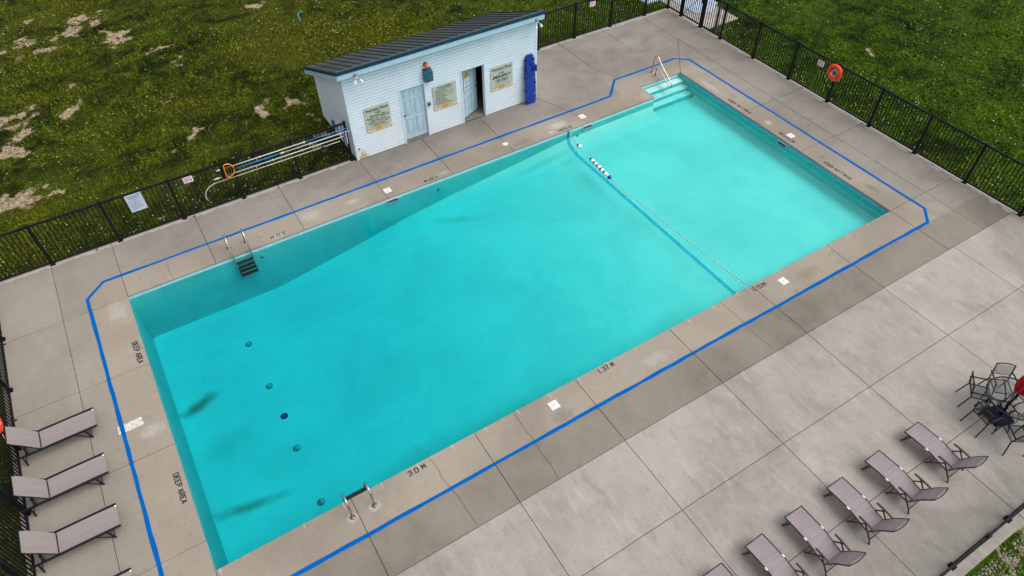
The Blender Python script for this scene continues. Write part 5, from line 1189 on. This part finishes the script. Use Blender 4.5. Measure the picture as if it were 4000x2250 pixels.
def make_flat_lounger():                                 # foot end at x=0, head towards -x, centre line y=0
    t = empty('flat_lounger', (0,0,0)); hw = 0.265
    seat = smoothp([(0.0,0,0.325),(-0.3,0,0.335),(-0.7,0,0.335),(-1.12,0,0.332)]); back = smoothp([(-1.135,0,0.340),(-1.25,0,0.54),(-1.40,0,0.75),(-1.52,0,0.89)])
    mb = MB(); sheet(mb, [(p.x,p.z) for p in seat], -hw+0.03, hw-0.03, sag=0.022, axis='x'); mb.build('seat', M['fab_taupe'], t, True)
    mb = MB(); sheet(mb, [(p.x,p.z) for p in back], -hw+0.012, hw-0.012, sag=0.012, axis='x'); mb.build('backrest', M['fab_taupe'], t, True)
    for sy in (-hw, hw):
        mb = MB(); mb.cbox(-1.66,sy-0.017,0.308,0.012,sy+0.017,0.352,0.006); mb.build('side_rail', M['navyframe'], t)
        mb = MB(); mb.tube([(-1.135,sy*0.955,0.345),(-1.52,sy*0.955,0.89)],0.011,8); mb.build('back_rail', M['navyframe'], t, True)
        for (x0,x1,x2) in ((-0.20,-0.26,-0.44),(-1.53,-1.50,-1.42)):
            mb = MB(); mb.bar((x0,sy,0.0),(x1,sy,0.31),0.022,0.030,(1,0,0)); mb.build('leg', M['navyframe'], t)
        mb = MB(); mb.bar((-0.205,sy,0.03),(-0.46,sy,0.305),0.014,0.020,(1,0,0)); mb.build('brace', M['navyframe'], t)
        mb = MB(); mb.bar((-1.34,sy*0.88,0.66),(-1.42,sy*0.88,0.30),0.012,0.022,(1,0,0))
        for k in range(6): z = 0.36+k*0.035; mb.bar((-1.36,sy*0.93,z),(-1.33,sy*0.93,z+0.012),0.010,0.012)
        mb.bar((-1.38,sy*0.93,0.34),(-1.38,sy*0.93,0.56),0.010,0.020,(1,0,0)); mb.build('ratchet', M['navyframe'], t)
    for (x_, e_, z_) in ((-0.205,hw,0.06),(-1.528,hw,0.06),(-1.12,hw,0.325),(-1.525,hw*.955,0.893)):
        mb = MB(); mb.tube([(x_,-e_,z_),(x_,e_,z_)],0.010,8); mb.build('cross_bar', M['navyframe'], t, True)
    mb = MB(); mb.box(-0.02,hw-0.07,0.330,0.008,hw-0.03,0.338); mb.build('care_tag', M['clip'], t)
    return t
fl0 = make_flat_lounger()
lb = ['taupe flat lounger on the left, farthest up beside the life ring', 'taupe flat lounger on the left, middle of the three fully shown', 'taupe flat lounger on the left, nearest of the three fully shown', 'taupe flat lounger at the bottom left, only its foot corner showing']
for i, y in enumerate((4.69, 3.345, 1.985, 0.45)):
    o = fl0 if i == 0 else copy_tree(fl0)
    o.location = (-1.32, y, 0); o.rotation_euler = (0,0,R((0,0.4,-0.3,0.2)[i])); tag(o, lb[i], 'lounger', 'taupe flat loungers along the left fence')

# ------------------------------------------------------------------ table set
def mesh_panel(mb, prof, halfw, nx=26):
    """steel mesh: thin strips both ways over a curved profile [(s,z)] in local y/z"""
    P = resample([(0,a,b) for a,b in prof], 0.013); 
    for j in range(nx+1):
        x = -halfw+2*halfw*j/nx
        for a, b in zip(P[::4], P[4::4]): mb.add([(x-0.0014,a.y,a.z),(x+0.0014,a.y,a.z),(x+0.0014,b.y,b.z),(x-0.0014,b.y,b.z)],[(0,1,2,3)])
    for p, q_ in zip(P, P[1:]):
        d = (q_-p).normalized()*0.0015; mb.add([(-halfw,p.y-d.y,p.z-d.z+.001),(halfw,p.y-d.y,p.z-d.z+.001),(halfw,p.y+d.y,p.z+d.z+.001),(-halfw,p.y+d.y,p.z+d.z+.001)],[(0,1,2,3)])
def make_chair():                                        # seat centre over origin, facing +y
    t = empty('patio_chair', (0,0,0)); hw = 0.195
    mb = MB(); mesh_panel(mb, [(-0.19,0.405),(-0.05,0.395),(0.10,0.405),(0.19,0.412)], hw-0.01); mb.build('seat_mesh', M['navyframe'], t)['kind'] = 'stuff'
    mb = MB(); mesh_panel(mb, [(-0.235,0.56),(-0.26,0.68),(-0.30,0.82)], hw-0.008); mb.build('back_mesh', M['navyframe'], t)['kind'] = 'stuff'
    mb = MB(); mb.tube([(-hw,-0.19,0.408),(-hw,0.19,0.414),(-hw+0.02,0.205,0.412),(hw-0.02,0.205,0.412),(hw,0.19,0.414),(hw,-0.19,0.408)],0.0135,8,closed=True); mb.build('seat_frame', M['navyframe'], t, True)
    mb = MB(); mb.tube([(-hw,-0.235,0.50),(-hw,-0.262,0.68),(-hw-0.006,-0.305,0.825),(-hw*0.5,-0.318,0.843),(0,-0.322,0.848),(hw*0.5,-0.318,0.843),(hw+0.006,-0.305,0.825),(hw,-0.262,0.68),(hw,-0.235,0.50)],0.0145,8); mb.tube([(-hw,-0.236,0.555),(0,-0.245,0.55),(hw,-0.236,0.555)],0.007,8); mb.build('back_frame', M['navyframe'], t, True)
    for sx in (-1,1):
        x = sx*(hw+0.004)
        mb = MB(); mb.tube([(x*1.12,-0.30,0.0),(x*1.04,-0.225,0.33),(x,-0.20,0.41),(x,-0.236,0.52)],0.014,8); mb.build('leg', M['navyframe'], t, True)
        mb = MB(); mb.tube([(x*1.15,0.235,0.0),(x*1.06,0.215,0.30),(x*1.08,0.19,0.42),(x*1.18,0.15,0.56),(x*1.2,0.12,0.612)],0.014,8); mb.build('leg', M['navyframe'], t, True)
        mb = MB(); mb.tube([(x*1.2,0.17,0.618),(x*1.2,0.0,0.628),(x*1.18,-0.18,0.622),(x*1.12,-0.27,0.60)],0.017,8); mb.build('armrest', M['navyframe'], t, True)
    return t
ch = make_chair()
def face(dx, dy): return math.atan2(-dx, dy)
for i, (x, y, dx, dy, lb_) in enumerate([(15.93,-5.39,0.50,-0.62,'black mesh chair at the left of the round table, turned towards the shed side'),(16.50,-5.54,-0.27,-0.30,'black mesh chair behind the round table, its full back facing the camera'),
        (15.53,-5.84,0.97,-0.20,'black mesh chair at the lower left of the round table'),(15.63,-6.46,0.55,0.80,'black mesh chair nearest the loungers, below the round table'),
        (16.78,-6.02,-1.0,0.12,'black mesh chair beyond the table pole, mostly outside the photo'),(16.34,-6.56,-0.25,1.0,'black mesh chair under the table edge at the photo border')]):
    o = ch if i == 0 else copy_tree(ch)
    o.location = (x, y, 0); o.rotation_euler = (0,0,face(dx,dy)); tag(o, lb_, 'chair', 'black mesh chairs around the round table')
t = empty('patio_table', (16.14,-5.93,0)); tag(t, 'round glass patio table with black rim at the right photo edge', 'table')
mb = MB(); n = 48; mb.tube([(0.565*math.cos(2*math.pi*i/n),0.565*math.sin(2*math.pi*i/n),0.71) for i in range(n)],0.018,8,closed=True); mb.tube([(0.045*math.cos(2*math.pi*i/16),0.045*math.sin(2*math.pi*i/16),0.71) for i in range(16)],0.012,6,closed=True); mb.build('rim', M['navyframe'], t, True)
mb = MB(); vs = []
for i in range(n): vs += [(0.05*math.cos(2*math.pi*i/n),0.05*math.sin(2*math.pi*i/n),0.716),(0.56*math.cos(2*math.pi*i/n),0.56*math.sin(2*math.pi*i/n),0.716)]
mb.add(vs,[(2*i,2*i+1,(2*i+3)%(2*n),(2*i+2)%(2*n)) for i in range(n)]); mb.build('glass_top', M['glass'], t)
for k in range(4):
    a = R(45+90*k+12); c_, s_ = math.cos(a), math.sin(a)
    pr = [(0.44,0.0),(0.42,0.06),(0.28,0.22),(0.16,0.36),(0.20,0.50),(0.36,0.62),(0.52,0.70)]
    mb = MB(); mb.tube([tuple(p) for p in smoothp([(r_*c_,r_*s_,z) for r_,z in pr],4)],0.016,8); mb.build('leg', M['navyframe'], t, True)
mb = MB(); mb.tube([(0.165*math.cos(2*math.pi*i/24),0.165*math.sin(2*math.pi*i/24),0.35) for i in range(24)],0.008,6,closed=True); mb.tube([(0.33*math.cos(2*math.pi*i/24),0.33*math.sin(2*math.pi*i/24),0.16) for i in range(24)],0.008,6,closed=True); mb.build('stretcher', M['navyframe'], t, True)
t = empty('closed_umbrella', (16.14,-5.93,0)); tag(t, 'closed red patio umbrella standing through the round table', 'umbrella')
mb = MB(); mb.tube([(0,0,0.06),(0,0,2.35)],0.021,10); mb.tube([(0,0,0.74),(0,0,0.98)],0.03,10); mb.build('pole', M['black'], t, True)
mb = MB(); n = 32; prof = [(0.13,0.98),(0.15,1.15),(0.12,1.5),(0.08,1.9),(0.05,2.2),(0.02,2.38)]; vs = []
for (r_, z) in prof:
    for i in range(n): a = 2*math.pi*i/n; rr = r_*(1+0.28*math.cos(8*a)); zz = z+(0.04*math.cos(8*a+1) if z < 1.0 else 0); vs.append((rr*math.cos(a),rr*math.sin(a),zz))
k = len(prof); mb.add(vs,[(i*n+j,i*n+(j+1)%n,(i+1)*n+(j+1)%n,(i+1)*n+j) for i in range(k-1) for j in range(n)]+[tuple(range(n-1,-1,-1)),tuple(range((k-1)*n,k*n))]); mb.build('canopy', M['red'], t)
mb = MB(); mb.tube([(0.028,0,0.84),(0.06,0,0.84)],0.01,6); mb.tube([(0.06,0.0,0.80),(0.06,0,0.88)],0.012,6); mb.build('crank', M['black'], t)
t = empty('umbrella_base', (16.10,-5.93,0), R(-18)); tag(t, 'square navy umbrella base under the round table', 'umbrella base')
mb = MB(); mb.cbox(-0.24,-0.24,0.002,0.24,0.24,0.075,0.02); mb.build('slab', M['navyslab'], t); mb = MB(); mb.tube([(0.04,0,0.075),(0.04,0,0.36)],0.03,10); mb.build('sleeve', M['black'], t, True)
for c_ in list(C.objects):
    if c_.type == 'EMPTY' and c_.parent is None and not c_.get('label'): print('unlabelled', c_.name)
